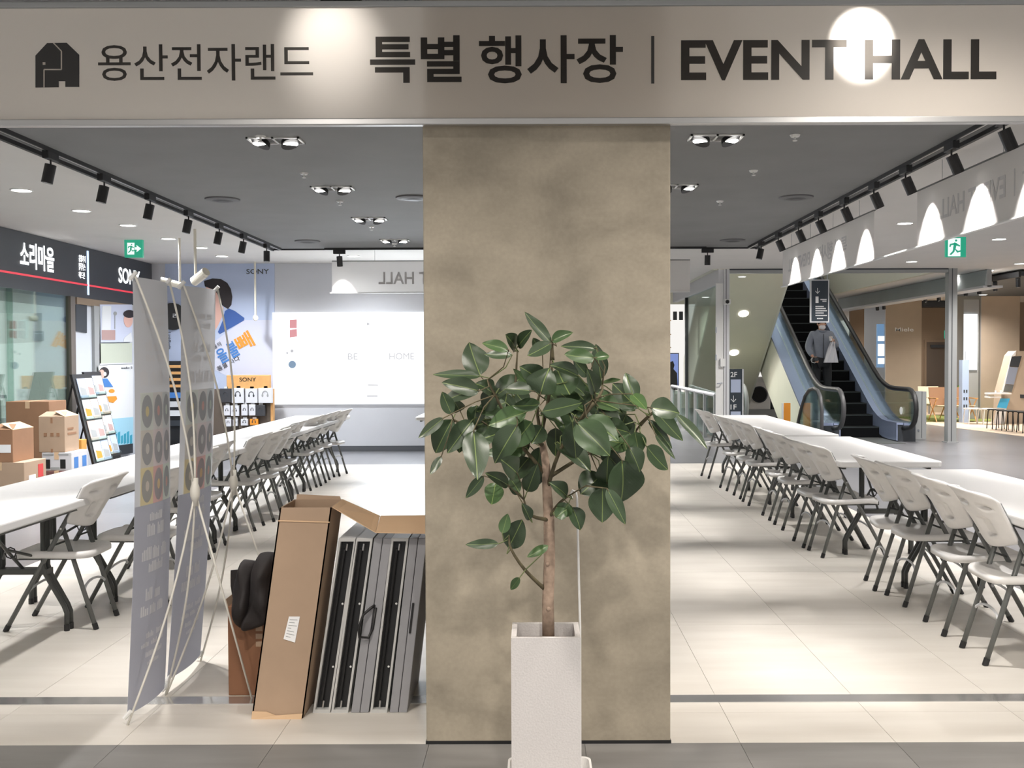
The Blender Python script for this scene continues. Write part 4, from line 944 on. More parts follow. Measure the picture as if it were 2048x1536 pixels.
# posters on the inside of the glass
def poster(name, label, cat, quad, m, X=XS + 0.02, th=0.012):
    """flat board in the shop front plane, outline from four measured corners"""
    pts = [sx(px, py, X) for px, py in quad]
    c = sum(pts, Vector()) / len(pts); lo = min(p.z for p in pts)
    t = thing(name, label, cat, (X, c.y, lo))
    part('board', MB().slab(pts, (-th, 0, 0)), m, t); return t, X
def pprint(t, X, pts, m, name='printed_shape', off=0.004):
    return part(name, MB().slab([sx(px, py, X) + EX * off for px, py in pts], (-0.002, 0, 0)), m, t)
def oval(cx, cy, rx, ry, n=18, a0=0, a1=360): return [(cx + rx * math.cos(R(a0 + (a1 - a0) * k / (n - (0 if a1 - a0 == 360 else 1)))), cy + ry * math.sin(R(a0 + (a1 - a0) * k / (n - (0 if a1 - a0 == 360 else 1))))) for k in range(n)]
M_PINK = mat('pale pink poster', srgb(228, 202, 194), 0.6); M_MAUVE = mat('mauve print', srgb(176, 146, 142), 0.6); M_SKIN = mat('printed skin tone', srgb(222, 178, 164), 0.6)
M_HAIR = mat('printed dark hair', srgb(42, 36, 38), 0.6); M_SKYP = mat('pale blue print', srgb(186, 196, 222), 0.6); M_AQUA = mat('aqua print', srgb(60, 158, 186), 0.6); M_PAPER = mat('poster paper', srgb(222, 224, 226), 0.6)
t, X = poster('shop_poster', 'pink poster with a white screen shape hung behind the shop glass', 'poster', [(-6, 628), (84, 626), (84, 684), (-6, 688)], M_PINK, XS - 0.03)
pprint(t, X, [(37, 641), (58, 637), (56, 676), (50, 678), (50, 644), (37, 646)], M_PAPER); pprint(t, X, [(36, 642), (50, 642), (50, 657), (36, 656)], M_MAUVE, off=0.006); pprint(t, X, [(36, 661), (50, 662), (50, 678), (36, 675)], M_MAUVE, off=0.006)
t, X = poster('price_card', 'small grey card overlapping the corner of the pink poster', 'card', [(67, 662), (88, 662), (88, 682), (67, 681)], mat('grey card', srgb(142, 140, 136), 0.6), XS - 0.02)
pprint(t, X, [(70, 666), (85, 666), (85, 668), (70, 668)], M_LGREY)
# shop furniture seen through the glass
sh = thing('shop_counter', 'dark counter with boxed goods behind the shop glass', 'counter', (-7.3, 11.0, 0))
part('cabinet', MB().box((-7.7, 8.6, 0), (-6.9, 12.8, 1.02)), M_CHAR, sh); part('worktop', MB().box((-7.75, 8.55, 1.02), (-6.85, 12.85, 1.06)), M_BLACKM, sh)
rr = random.Random(5)
gcol = [(200, 200, 196), (120, 126, 124), (64, 70, 72), (184, 190, 190), (150, 132, 96), (90, 96, 96)]
cab = thing('shop_shelving', 'tall wall shelving full of speakers behind the shop glass', 'shelving', (-9.1, 11, 0))
part('back_panel', MB().box((-9.29, 8.5, 0), (-9.25, 14.8, 2.3)), M_GREYP, cab)
for z in (0.9, 1.3, 1.7, 2.1): part('shelf', MB().box((-9.25, 8.5, z - 0.02), (-8.85, 14.8, z)), M_LGREY, cab)
k = 0
ROWN = {0.9: 'lower', 1.3: 'middle', 1.7: 'upper'}
for z in (0.9, 1.3, 1.7):
    y = 8.8
    while y < 14.4:
        w_, h_ = rr.uniform(0.22, 0.42), rr.uniform(0.16, 0.34); k += 1
        c_ = mat('goods %d' % (k % 6), srgb(*gcol[k % 6]), 0.5)
        nr_ = nr_ + 1 if 'zl_' in globals() and zl_ == z else 0; zl_ = z
        b = thing('speaker_box', f'speaker on the {ROWN[z]} shelf inside the glass fronted shop, {ORD[nr_ % 14]} from the front', 'speaker', (-9.05, y + w_ / 2, z), 'speakers on the shop shelving')
        part('body', MB().box((-9.2, y, z), (-8.9, y + w_, z + h_)), c_, b); part('front_grille', MB().box((-8.9, y + 0.03, z + 0.03), (-8.893, y + w_ - 0.03, z + h_ - 0.03)), M_CHAR if k % 2 else M_GREYP, b)
        y += w_ + rr.uniform(0.1, 0.5)
for k, (y, z, w_, h_, c_) in enumerate([(9.2, 1.06, .45, .30, M_BLACK), (9.9, 1.06, .35, .42, M_GREYP), (10.5, 1.06, .5, .24, M_BLACK), (11.2, 1.06, .3, .38, M_LGREY), (11.8, 1.06, .4, .28, M_CHAR)]):
    b = thing('audio_unit', f'audio unit on the dark counter behind the shop glass, {ORD[k]} from the front', 'audio unit', (-7.2, y + w_ / 2, z), 'audio units on the shop counter')
    part('case', MB().box((-7.4, y, z), (-7.0, y + w_, z + h_)), c_, b, bevel=0.01); part('dial', MB().cyl((-7.0, y + w_ / 2, z + h_ / 2), (-6.985, y + w_ / 2, z + h_ / 2), min(w_, h_) * 0.3), M_CHAR if c_ != M_CHAR else M_GREYP, b)
# opaque display wall beyond the glass
y0, y1 = sx(147, 700).y, yend
dw = struct('wall_display', MB().box((XS - 0.12, y0, 0), (XS - 0.02, y1, zf0)), mat('pale display wall', srgb(202, 206, 214), 0.6), (XS, y0, 0))
part('brown_header', MB().box((XS - 0.02, sx(152, 600).y, sx(152, 608).z), (XS + 0.015, sx(262, 600).y, zf0)), M_BROWND, dw)
part('recess_panel', MB().slab([sx(*p, XS) for p in [(152, 609), (174, 610), (174, 666), (152, 662)]], (-0.01, 0, 0)), M_CHAR, dw)
part('grey_column', MB().box((XS - 0.03, sx(186, 650).y, 0), (XS + 0.02, sx(198, 650).y, sx(190, 612).z)), M_GREYP, dw)
t, X = poster('wall_poster', 'poster of a woman with a microphone, half covered by the grey banner stand', 'poster', [(200, 609), (264, 609), (264, 684), (199, 685)], mat('pale blue poster', srgb(200, 206, 226), 0.6))
pprint(t, X, [(204, 612), (222, 612), (221, 660), (203, 660)], M_PAPER); pprint(t, X, oval(256, 640, 9, 15), M_SKIN, 'printed_face', 0.005); pprint(t, X, oval(258, 628, 12, 8), M_HAIR, 'printed_hair', 0.006); pprint(t, X, [(248, 676), (262, 664), (264, 684), (246, 684)], M_PAPER, 'printed_shirt', 0.005); pprint(t, X, oval(230, 627, 3.5, 4), M_GREYP, 'printed_microphone'); pprint(t, X, [(228.6, 630), (230.2, 630), (230.2, 658), (228.6, 658)], M_GREYP)
pprint(t, X, [(203, 660), (230, 660), (230, 680), (203, 680)], M_MAUVE, 'printed_panel', 0.0045)
t, X = poster('blank_panel', 'plain grey green panel below the poster of the woman', 'panel', [(199, 687), (264, 686), (264, 728), (199, 730)], mat('grey green panel', srgb(190, 196, 180), 0.6))
pprint(t, X, [(199, 727), (264, 725), (264, 728), (199, 730)], M_LGREY)
t, X = poster('wall_poster', 'tall white poster with a headphone wearer and an aqua town at its foot', 'poster', [(197, 731), (266, 729), (266, 894), (220, 902)], M_PAPER, XS + 0.05)
pprint(t, X, oval(208, 745, 10, 11), M_HAIR, 'printed_hair'); pprint(t, X, oval(203, 748, 5.5, 9), M_SKIN, 'printed_face', 0.006); pprint(t, X, oval(209, 748, 3, 4), M_PAPER, 'printed_earcup', 0.008); pprint(t, X, [(205, 757), (214, 757), (226, 774), (202, 774)], M_BLUE, 'printed_shirt', 0.005)
pprint(t, X, oval(223, 782, 6, 4), M_ORANGE, 'printed_product'); pprint(t, X, [(214, 793), (232, 792), (234, 798), (226, 806), (218, 804)], M_ORANGE, 'printed_product')
ar = pprint(t, X, [(219, 838), (266, 834), (266, 892), (224, 900)], mat('ice blue print', srgb(160, 206, 226), 0.6), 'printed_sky', 0.005)
tw = MB()
for k in range(7):
    a = 223 + 6 * k; b = 862 + (k * 7) % 11
    tw.slab([sx(px, py, X) + EX * 0.007 for px, py in [(a, b), (a + 4.5, b - 2), (a + 4.5, 886), (a, 888)]], (-0.002, 0, 0))
o = part('printed_town', tw, M_AQUA, t); o['kind'] = 'stuff'
ftext('audio 2', (242, 738), (264, 733), M_CHAR, 0, t, X + 0.002)
part('dark_base', MB().slab([sx(*p, XS + 0.06) for p in [(219, 893), (266, 887), (266, 906), (222, 912)]], (-0.05, 0, 0)), M_CHAR, t)
# leaning brochure racks
def rack(y0, y1, xb, xt, zb_, zt_, label, n):
    t = thing('brochure_rack', label, 'brochure rack', ((xb), (y0 + y1) / 2, 0), 'leaning brochure racks')
    f = lambda y, s, o=0.0: Vector((xb + (xt - xb) * s + o, y, zb_ + (zt_ - zb_) * s + o * 0.35))
    part('board', MB().slab([f(y0, 0), f(y1, 0), f(y1, 1), f(y0, 1)], (-0.03, 0, 0)), M_BLACKM, t)
    part('foot', MB().hexa([(xb - 0.03, y0, 0), (xb, y0, 0), (xb, y1, 0), (xb - 0.03, y1, 0)] + [f(y0, 0.02, -0.03), f(y0, 0.02), f(y1, 0.02), f(y1, 0.02, -0.03)]), M_BLACKM, t)
    part('prop_leg', MB().tube([f(y0 + 0.1, 0.95, -0.04), (xt - 0.35, y0 + 0.1, 0)], 0.012), M_BLACKM, t)
    part('prop_leg', MB().tube([f(y1 - 0.1, 0.95, -0.04), (xt - 0.35, y1 - 0.1, 0)], 0.012), M_BLACKM, t)
    sh_ = [M_SKYP, M_PAPER, M_PINK, M_PAPER]
    for k in range(n):
        s0, s1 = 0.97 - (k + 1) * 0.235, 0.97 - k * 0.235 - 0.02
        part('holder', MB().slab([f(y0 + 0.06, s0 - 0.01, 0.025), f(y1 - 0.03, s0 - 0.01, 0.025), f(y1 - 0.03, s0 + 0.02, 0.025), f(y0 + 0.06, s0 + 0.02, 0.025)], (-0.025, 0, 0)), M_GLASSG, t)
        ym = (y0 + y1) / 2 + 0.015
        for q, (ya, yb) in enumerate(((y0 + 0.07, ym - 0.005), (ym + 0.005, y1 - 0.04))):
            b = part('brochure', MB().slab([f(ya, s0, 0.012), f(yb, s0, 0.012), f(yb, s1, 0.012), f(ya, s1, 0.012)], (-0.008, 0, 0)), sh_[(k + q) % 4], t)
            part('printed_shape', MB().slab([f(ya + 0.03, s0 + 0.03, 0.014), f(yb - 0.03, s0 + 0.03, 0.014), f(yb - 0.03, s0 + 0.10, 0.014), f(ya + 0.03, s0 + 0.12, 0.014)], (-0.001, 0, 0)), (M_GREYP, M_MAUVE, M_ORANGE, M_GREYP)[(k * 2 + q) % 4], b)
rack(12.15, 12.68, -5.42, -5.68, 0.22, 1.33, 'black leaning brochure rack full of leaflets beside the cartons', 4)
rack(13.0, 13.5, -5.66, -5.92, 0.22, 1.35, 'second black brochure rack partly hidden behind the first one', 4)
# cartons in the aisle
def carton(name, label, x1, y0, z0, w_, d_, h_, m, group=None, open_=False, front=()):
    """x1: right face, y0: front face; w_ wide to the left, d_ deep"""
    t = thing(name, label, 'cardboard box', (x1 - w_ / 2, y0 + d_ / 2, z0), group)
    part('body', MB().box((x1 - w_, y0, z0), (x1, y0 + d_, z0 + h_)), m, t, bevel=0.006)
    if open_:
        part('flap', MB().slab([(x1 - w_, y0, z0 + h_), (x1, y0, z0 + h_), (x1 - 0.03, y0 + 0.13, z0 + h_ + 0.05), (x1 - w_ + 0.03, y0 + 0.13, z0 + h_ + 0.05)], (0, 0, 0.004)), m, t)
        part('flap', MB().slab([(x1, y0, z0 + h_), (x1, y0 + d_, z0 + h_), (x1 - 0.13, y0 + d_ - 0.03, z0 + h_ + 0.06), (x1 - 0.13, y0 + 0.03, z0 + h_ + 0.06)], (0, 0, 0.004)), M_KRAFTL, t)
    else: part('tape', MB().box((x1 - w_ / 2 - 0.025, y0 - 0.002, z0 + h_ - 0.08), (x1 - w_ / 2 + 0.025, y0 + d_ + 0.002, z0 + h_ + 0.002)), M_KRAFTL, t)
    for (a, b, c, d, mm, side) in front:
        if side == 'f': part('printed_mark', MB().box((x1 - w_ + a * w_, y0 - 0.003, z0 + c * h_), (x1 - w_ + b * w_, y0 + 0.002, z0 + d * h_)), mm, t)
        else: part('printed_mark', MB().box((x1 - 0.002, y0 + a * d_, z0 + c * h_), (x1 + 0.003, y0 + b * d_, z0 + d * h_)), mm, t)
    return t
G1 = 'cartons stacked in the left aisle'
c0 = P(19, 900, 10.0); z = lambda py, Y: P(50, py, Y).z
carton('carton', 'pale carton at the left picture edge, bottom of its stack, with a red mark', -5.17, 10.0, 0.0, 0.5, 0.45, z(925, 10.0), M_KRAFT, G1, False, [(.62, .85, .62, .9, M_RED, 's'), (.2, .5, .5, .7, M_WHITEINK, 's'), (.62, .85, .4, .55, M_WHITEINK, 's')])
carton('carton', 'brown carton at the left picture edge, top of its stack, flap ajar', -5.28, 10.0, z(925, 10.0), 0.40, 0.42, z(860, 10) - z(925, 10), M_KRAFTD, G1, True, [(.55, .95, .3, .55, M_WHITEINK, 'f')])
Yc1 = 11.0
carton('carton', 'low reddish carton under the white printed carton', -5.14, Yc1 - 0.02, 0, 0.36, 0.44, z(942, Yc1), mat('reddish carton', srgb(120, 80, 76), 0.8), G1)
carton('white_carton', 'white printed carton with two dark speaker pictures, under the tall brown carton', -5.16, Yc1, z(942, Yc1), 0.33, 0.40, z(905, Yc1) - z(942, Yc1), mat('white carton', srgb(206, 204, 206), 0.7), G1, False, [(.12, .28, .12, .62, M_BLACK, 'f'), (.62, .80, .12, .62, M_BLACK, 'f'), (.3, .6, .05, .2, M_GREYP, 'f'), (.05, .4, .85, .92, M_GREYP, 'f'), (.55, .9, .85, .92, M_GREYP, 'f'), (.15, .4, .1, .7, M_BLUE, 's'), (.65, .9, .1, .7, M_BLUE, 's')])
carton('carton', 'tall brown carton with an open top standing on the white printed carton', -5.23, Yc1, z(905, Yc1), 0.29, 0.34, z(834, Yc1) - z(905, Yc1), M_KRAFT, G1, True, [(.2, .32, .45, .55, M_KRAFTD, 'f'), (.45, .57, .45, .55, M_KRAFTD, 'f'), (.68, .8, .45, .55, M_KRAFTD, 'f'), (.46, .54, .82, .98, M_KRAFTD, 'f'), (.46, .54, .0, .1, M_KRAFTD, 'f'), (.2, .8, .48, .54, M_KRAFTD, 's'), (.2, .6, .62, .68, M_KRAFTD, 's')])
carton('carton', 'wide brown carton behind the tall open carton', -5.62, 11.45, 0, 0.5, 0.42, z(803, 11.45), M_KRAFTD, G1)
carton('carton', 'orange carton beside the white printed carton', -5.46, 11.9, 0, 0.22, 0.14, z(880, 11.9), mat('orange carton', srgb(206, 150, 70), 0.7), G1, False, [(.1, .9, .55, .62, M_ORANGE, 'f'), (.2, .6, .75, .85, M_KRAFTD, 'f')])
# green exit signs hung from the white ceiling
M_EXITG = glow('lit exit green', srgb(0, 176, 138), 0.75); M_EXITW = glow('lit exit white', (0.9, 1, 0.97, 1), 1.0)
def exit_sign(c, w_, label, arrow, door):
    t = thing('exit_sign', label, 'exit sign', c - EZ * w_ / 2)
    x, y, z_ = c
    part('housing', MB().box((x - w_ / 2, y, z_ - w_ / 2), (x + w_ / 2, y + 0.04, z_ + w_ / 2)), M_EXITG, t)
    part('ceiling_stem', MB().cyl((x, y + 0.02, z_ + w_ / 2), (x, y + 0.02, ZW), 0.008), M_GREYP, t)
    f = lambda u, v, o=0.002: (x + (u - 0.5) * w_, y - o, z_ + (v - 0.5) * w_)
    def sh_(name, pts, m, o=0.002): part(name, MB().slab([f(u, v, o) for u, v in pts], (0, 0.0015, 0)), m, t)
    if arrow:
        sh_('door_symbol', [(.16, .16), (.54, .16), (.56, .80), (.16, .80)], M_EXITW)
        sh_('arrow_symbol', [(.58, .42), (.68, .42), (.66, .28), (.92, .48), (.66, .68), (.68, .56), (.58, .56)], M_EXITW)
        dx, sc = -.13, .6
    else:
        sh_('door_symbol', [(.10, .04), (.72, .04), (.72, .94), (.10, .94)], M_EXITW); dx, sc = -.06, .95
    R_ = lambda u, v: (.5 + (u - .5) * sc + dx, .5 + (v - .5) * sc)
    sh_('runner_head', [R_(.56 + .06 * math.cos(a * .785), .84 + .06 * math.sin(a * .785)) for a in range(8)], M_EXITG, 0.004)
    sh_('runner_body', [R_(.40, .42), (R_(.54, .40)), R_(.60, .70), R_(.46, .74)], M_EXITG, 0.004)
    sh_('runner_arm', [R_(.50, .72), R_(.24, .66), R_(.20, .52), R_(.27, .50), R_(.31, .60), R_(.52, .62)], M_EXITG, 0.004)
    sh_('runner_arm', [R_(.56, .70), R_(.78, .58), R_(.76, .52), R_(.54, .58)], M_EXITG, 0.004)
    sh_('runner_leg', [R_(.42, .44), R_(.38, .28), R_(.22, .12), R_(.30, .08), R_(.47, .24), R_(.52, .40)], M_EXITG, 0.004)
    sh_('runner_leg', [R_(.46, .46), R_(.66, .30), R_(.86, .34), R_(.88, .27), R_(.62, .20), R_(.50, .38)], M_EXITG, 0.004)
    return t
exit_sign(P(267, 496.5, 13.0), 36.5 / F * 13, 'green exit sign with a door and an arrow above the charcoal shop fascia', True, True)
exit_sign(P(1912, 494, 12.6), 40 / F * 12.6, 'green exit sign with a running figure under the right white ceiling', False, True)
# cameras on ceiling poles
M_CAM = mat('ivory camera housing', srgb(220, 214, 200), 0.4)
def cctv(top, bot, aim, label, L=0.22, r=0.035):
    t = thing('security_camera', label, 'camera', bot - EZ * 0.06)
    part('pole', MB().cyl(top, bot, 0.017, 10), M_CAM, t); part('bracket', MB().sphere(bot, 0.045, 10, 8), M_CAM, t, smooth=True)
    d = Vector(aim).normalized(); a = bot - d * 0.03
    b = part('housing', MB().tube([a, a + d * L], r, 14), M_CAM, t); part('hood', MB().tube([a + EZ * 0.012, a + d * (L + 0.03) + EZ * 0.012], r * 1.1, 14), M_CAM, t)
    part('lens', MB().cyl(a + d * L, a + d * (L + 0.004), r * 0.75, 12), M_BLACK, b)
p = P(360, 572, 12.85); cctv(Vector((p.x, p.y, ZW)), p, (-0.9, -0.3, 0.25), 'ivory camera on a ceiling pole above the nearer banner stand, pointing left', 0.24)
p = P(391, 562, 11.96); cctv(Vector((p.x, p.y, ZW)), p, (0.75, -0.4, 0.45), 'ivory camera on a ceiling pole in front of the printed head on the blue poster', 0.2, 0.05)
p = P(511, 636, 15.9); cctv(Vector((p.x, p.y, ZW)), p, (0.3, -0.9, -0.1), 'white camera on a long pole before the blue poster', 0.1)
# ================================================================ back wall: blue poster, display, screen
YWf = YW - 0.012
def wq(pts, Y=YWf): return [P(px, py, Y) for px, py in pts]
def wall_print(t, pts, m, name='printed_shape', off=0.004): return part(name, MB().slab([q - EY * off for q in wq(pts)], (0, 0.0015, 0)), m, t)
po = thing('wall_poster', 'large pale blue poster of a head in profile, left of the screen', 'poster', P(480, 800, YWf))
part('sheet', MB().slab(wq([(330, 527), (549, 527), (549, 815), (330, 815)]), (0, 0.008, 0)), mat('sky blue poster', srgb(186, 198, 224), 0.6), po)
wall_print(po, [(408, 562), (425, 557), (442, 558), (455, 566), (462, 578), (465, 594), (463, 610), (456, 618), (446, 612), (440, 604), (436, 590), (430, 580), (410, 573)], M_HAIR, 'printed_hair', 0.008)
wall_print(po, [(412, 574), (430, 580), (437, 592), (441, 606), (447, 616), (445, 632), (436, 652), (428, 664), (420, 668), (416, 650), (414, 620), (408, 600)], M_SKIN, 'printed_face')
wall_print(po, [(458, 617), (470, 622), (489, 636), (488, 641), (440, 668), (436, 664), (446, 640), (450, 622)], mat('printed blue shirt', srgb(58, 92, 158), 0.6), 'printed_shirt', 0.006)
wall_print(po, [(430, 682), (488, 640), (549, 640), (549, 800), (430, 740)], mat('pale lilac print', srgb(206, 208, 224), 0.6), 'printed_panel', 0.003)
A, B = P(493, 548, YWf), P(538, 538, YWf)
text('SONY', 'lettering', M_INK, po, (A.x, YWf - 0.006, A.z), EX, EZ, B.x - A.x, B.z - A.z, 0.004)
def tilted(b, c, w_, h_, m, ang, bold):
    """slanted lettering on the wall poster, centred on a measured point"""
    C_ = P(c[0], c[1], YWf); r_ = Vector((math.cos(ang), 0, math.sin(ang))); u_ = Vector((-math.sin(ang), 0, math.cos(ang)))
    W_, H_ = w_ / F * YWf, h_ / F * YWf
    text(b, 'lettering', m, po, C_ - r_ * W_ / 2 - u_ * H_ / 2 - EY * 0.009, r_, u_, W_, H_, bold)
tilted('빼', (489, 683), 34, 34, M_ORANGE, R(28), 0.02); tilted('불', (466, 699), 20, 32, M_BLUE, R(28), 0.02); tilted('을', (445, 711), 20, 30, M_BLUE, R(28), 0.02)
tilted('음의', (434, 691), 18, 9, M_INK, R(28), 0); tilted('품을 사다', (457, 727), 50, 10, M_INK, R(28), 0)
od = thing('round_wall_sign', 'round black sign with white lettering, seen in the gap between the banner stands', 'sign', P(344, 660, YWf - 0.06))
part('disc', MB().cyl(P(345, 633, YWf - 0.05), P(345, 633, YWf - 0.01), 27 / F * YW, 28), M_BLACKM, od)
A, B = P(334, 638, YWf), P(358, 627, YWf); text('소리', 'lettering', M_WHITEINK, od, (A.x, YWf - 0.052, A.z), EX, EZ, B.x - A.x, B.z - A.z, 0.01)
A = P(336, 665, YWf); text('LinkBuds', 'lettering', M_INK, po, (A.x, YWf - 0.006, A.z), -EZ, EX, 33 / F * YW, 6 / F * YW, 0.0)
sl = thing('slat_shelf', 'dark shelf unit with pale wooden slats between the banner stands', 'shelving', P(345, 900, YWf - 0.1))
b0, b1 = P(322, 745, YW - 0.25), P(372, 722, YW - 0.25)
part('carcass', MB().box((b0.x, YW - 0.20, 0), (b1.x, YW - 0.02, b1.z)), M_BLACKM, sl)
for k in range(4):
    q_ = P(345, 733 + 13 * k, YW - 0.25); part('slat', MB().box((b0.x, YW - 0.24, q_.z - 0.022), (b1.x, YW - 0.20, q_.z + 0.022)), M_WOOD, sl)
for k, (py, m) in enumerate(((790, M_BLUE), (808, M_LGREY), (826, M_PAPER), (846, M_CHAR))):
    q_ = P(345, py, YW - 0.25); part('label_strip', MB().box((b0.x + 0.02, YW - 0.23, q_.z - 0.05), (b1.x - 0.02, YW - 0.20, q_.z + 0.04)), m, sl)
# headphone display stand
Yd = YW - 0.35
dx0, dx1 = P(424, 800, Yd).x, P(541, 800, Yd).x
ds = thing('headphone_display', 'wooden headphone display stand with a lettered header below the blue poster', 'display stand', ((dx0 + dx1) / 2, Yd, 0))
zh = P(480, 750, Yd).z; zm = P(480, 778, Yd).z
part('pegboard', MB().box((dx0, Yd + 0.02, 0.1), (dx1, Yd + 0.06, zm)), mat('dark pegboard', srgb(96, 84, 74), 0.6), ds)
hx0 = P(454, 760, Yd).x
part('header', MB().box((hx0, Yd - 0.03, zm), (dx1, Yd + 0.06, zh)), M_WOOD, ds, bevel=0.01)
A, B = P(479, 763, Yd - 0.03), P(512, 755, Yd - 0.03); text('SONY', 'lettering', M_INK, ds, (A.x, Yd - 0.034, A.z), EX, EZ, B.x - A.x, B.z - A.z, 0.004)
part('side_post', MB().box((dx0 - 0.04, Yd, 0), (dx0, Yd + 0.1, zm)), M_WOOD, ds); part('side_post', MB().box((dx1, Yd, 0), (dx1 + 0.04, Yd + 0.1, zm)), M_WOOD, ds)
part('plinth', MB().box((dx0 - 0.04, Yd - 0.1, 0), (dx1 + 0.04, Yd + 0.12, 0.1)), M_CHAR, ds)
M_PACK = mat('white goods pack', srgb(214, 214, 220), 0.55); M_PACKD = mat('dark goods pack', srgb(58, 58, 62), 0.5)
packs = [(440, 462, 777, 805, 1), (464, 488, 776, 806, 0), (491, 515, 777, 806, 0), (517, 544, 776, 806, 0), (448, 460, 811, 831, 0), (462, 478, 811, 832, 0), (483, 495, 809, 831, 0), (498, 511, 809, 831, 0), (512, 530, 810, 832, 1), (451, 462, 838, 853, 0), (466, 475, 839, 852, 0), (482, 496, 838, 851, 0), (500, 516, 838, 850, 2)]
for k, (xa, xb, ya, yb, kind) in enumerate(packs):
    A, B = P(xa, yb, Yd - 0.06), P(xb, ya, Yd - 0.06); rw = ('top', 'middle', 'lowest')[0 if k < 4 else 1 if k < 9 else 2]; nn = k if k < 4 else k - 4 if k < 9 else k - 9
    t = thing('headphone_pack', f'{("white", "dark", "yellow")[kind]} headphone pack hanging on the display, {ORD[nn]} in the {rw} row', 'package', ((A.x + B.x) / 2, Yd - 0.03, A.z), 'headphone packs on the display stand')
    part('pack', MB().box((A.x, Yd - 0.07, A.z), (B.x, Yd - 0.005, B.z)), (M_PACK, M_PACKD, M_ORANGE)[kind], t, bevel=0.004)
    part('hang_tab', MB().box(((A.x + B.x) / 2 - 0.03, Yd - 0.03, B.z), ((A.x + B.x) / 2 + 0.03, Yd - 0.025, B.z + 0.03)), M_PAPER, t)
    c = (A + B) / 2; c.y = Yd - 0.0715; w_ = (B.x - A.x) * 0.20
    part('printed_headphone', MB().tube([c + Vector((w_ * math.cos(a * .393), 0, w_ * 0.4 + w_ * 1.3 * math.sin(a * .393))) for a in range(9)], w_ * 0.16, 5).sphere(c + Vector((w_ * 0.95, 0, 0)), w_ * 0.6, 8, 6, (0.6, 0.03, 1)).sphere(c - Vector((w_ * 0.95, 0, 0)), w_ * 0.6, 8, 6, (0.6, 0.03, 1)), M_CHAR if k != 3 else M_GREYP, t)
# bright screen
s0, s1 = P(546.5, 809, YW - 0.03), P(1090, 623, YW - 0.03)
M_SCREEN = glow('lit white screen', (0.97, 0.985, 1.0, 1), 1.25)
sc = thing('led_screen', 'very bright white screen on the back wall with faint lettering', 'screen', ((s0.x + s1.x) / 2, YW, s0.z))
part('panel', MB().box((s0.x, YW - 0.03, s0.z), (s1.x, YW, s1.z)), M_SCREEN, sc)
def scp(name, pts, m): part(name, MB().slab([P(px, py, YW - 0.033) for px, py in pts], (0, 0.001, 0)), m, sc)
M_SG = glow('grey screen picture', (0.62, 0.62, 0.66, 1), 0.8); M_SP = glow('pink screen picture', srgb(226, 150, 156), 0.9); M_SB = glow('blue screen picture', srgb(120, 150, 180), 0.9)
scp('picture', [(579.5, 640), (593.5, 639), (593.5, 656), (579.5, 656)], M_SP); scp('picture', [(579.5, 660), (593.5, 658), (594, 673), (579.5, 675)], M_SP)
scp('picture', oval(584.5, 729, 7.5, 7.5), M_SB); scp('picture', [(571, 705), (577, 704), (575, 709)], M_SG); scp('picture', oval(584, 702, 3, 3), M_SG)
for pts in ([(736, 769), (756, 769.5), (756, 771.5), (736, 771)], [(734, 791), (755, 791), (755, 793.5), (734, 793.5)], [(734, 645), (740, 648), (734, 651)]): scp('picture', pts, M_SG)
for b, xa, xb, ya, yb in (('HOME', 779, 828, 719, 706), ('BE', 696, 715, 719, 707)):
    A, B = P(xa, ya, YW - 0.034), P(xb, yb, YW - 0.034); text(b, 'lettering', M_SG, sc, (A.x, YW - 0.034, A.z), EX, EZ, B.x - A.x, B.z - A.z, -0.008, 0.001)
lamp('AREA', ((s0.x + s1.x) / 2, YW - 0.06, (s0.z + s1.z) / 2), 60, COOL, None, ((s0.x + s1.x) / 2, 0, 1.0), radius=0.8)
# ================================================================ right: escalators
TAN = 0.577
Y0 = 18.75                                   # incline starts
XI0, XI1 = 5.42, 6.42                        # inner skirts
def inc(Y, z0, y_start=Y0): return z0 + max(0.0, Y - y_start) * TAN
YT_ = 27.0
esc = thing('escalator', 'escalator with black steps and steel balustrades rising away behind the right tables', 'escalator', ((XI0 + XI1) / 2, 18.6, 0))
M_STEP = mat('black step', srgb(13, 14, 16), 0.85, spec=0.15); M_STEPE = mat('step edge', srgb(40, 47, 48), 0.6)
for k in range(20):
    y = Y0 - 0.1 + k * 0.36; z = k * 0.36 * TAN
    s = part('step', MB().box((XI0, y, max(0, z - 0.02)), (XI1, y + 0.5, z + 0.36 * TAN)), M_STEP, esc)
    part('step_edge', MB().box((XI0, y - 0.004, z + 0.36 * TAN - 0.022), (XI1, y + 0.02, z + 0.36 * TAN + 0.001)), M_STEPE, s)
part('landing_plate', MB().box((XI0, 17.3, 0), (XI1, Y0 - 0.1, 0.006)), M_LEG, esc)
def profile_band(x0, x1, zlo, zhi, ystart, yend=YT_, m=M_BLUESTEEL, name='band', smooth=False):
    """extruded band following floor, curve and incline"""
    ys = [ystart, Y0 - 0.5, Y0 - 0.25, Y0, Y0 + 0.25, Y0 + 0.5, Y0 + 1.2, yend]
    def base(Y):
        t = (Y - (Y0 - 0.5)) / 1.0
        return 0 if t <= 0 else (TAN * 0.5 * t * t if t < 1 else (Y - Y0) * TAN)
    mb = MB(); vs = []
    for Y in ys:
        b = base(Y); vs += [(x0, Y, b + zlo), (x1, Y, b + zlo), (x1, Y, b + zhi), (x0, Y, b + zhi)]
    n = len(ys); fs = [(0, 3, 2, 1), tuple((n - 1) * 4 + i for i in range(4))]
    for i in range(n - 1):
        for k in range(4): fs.append((i * 4 + k, i * 4 + (k + 1) % 4, (i + 1) * 4 + (k + 1) % 4, (i + 1) * 4 + k))
    return part(name, mb.add(vs, fs), m, esc, smooth=False), base
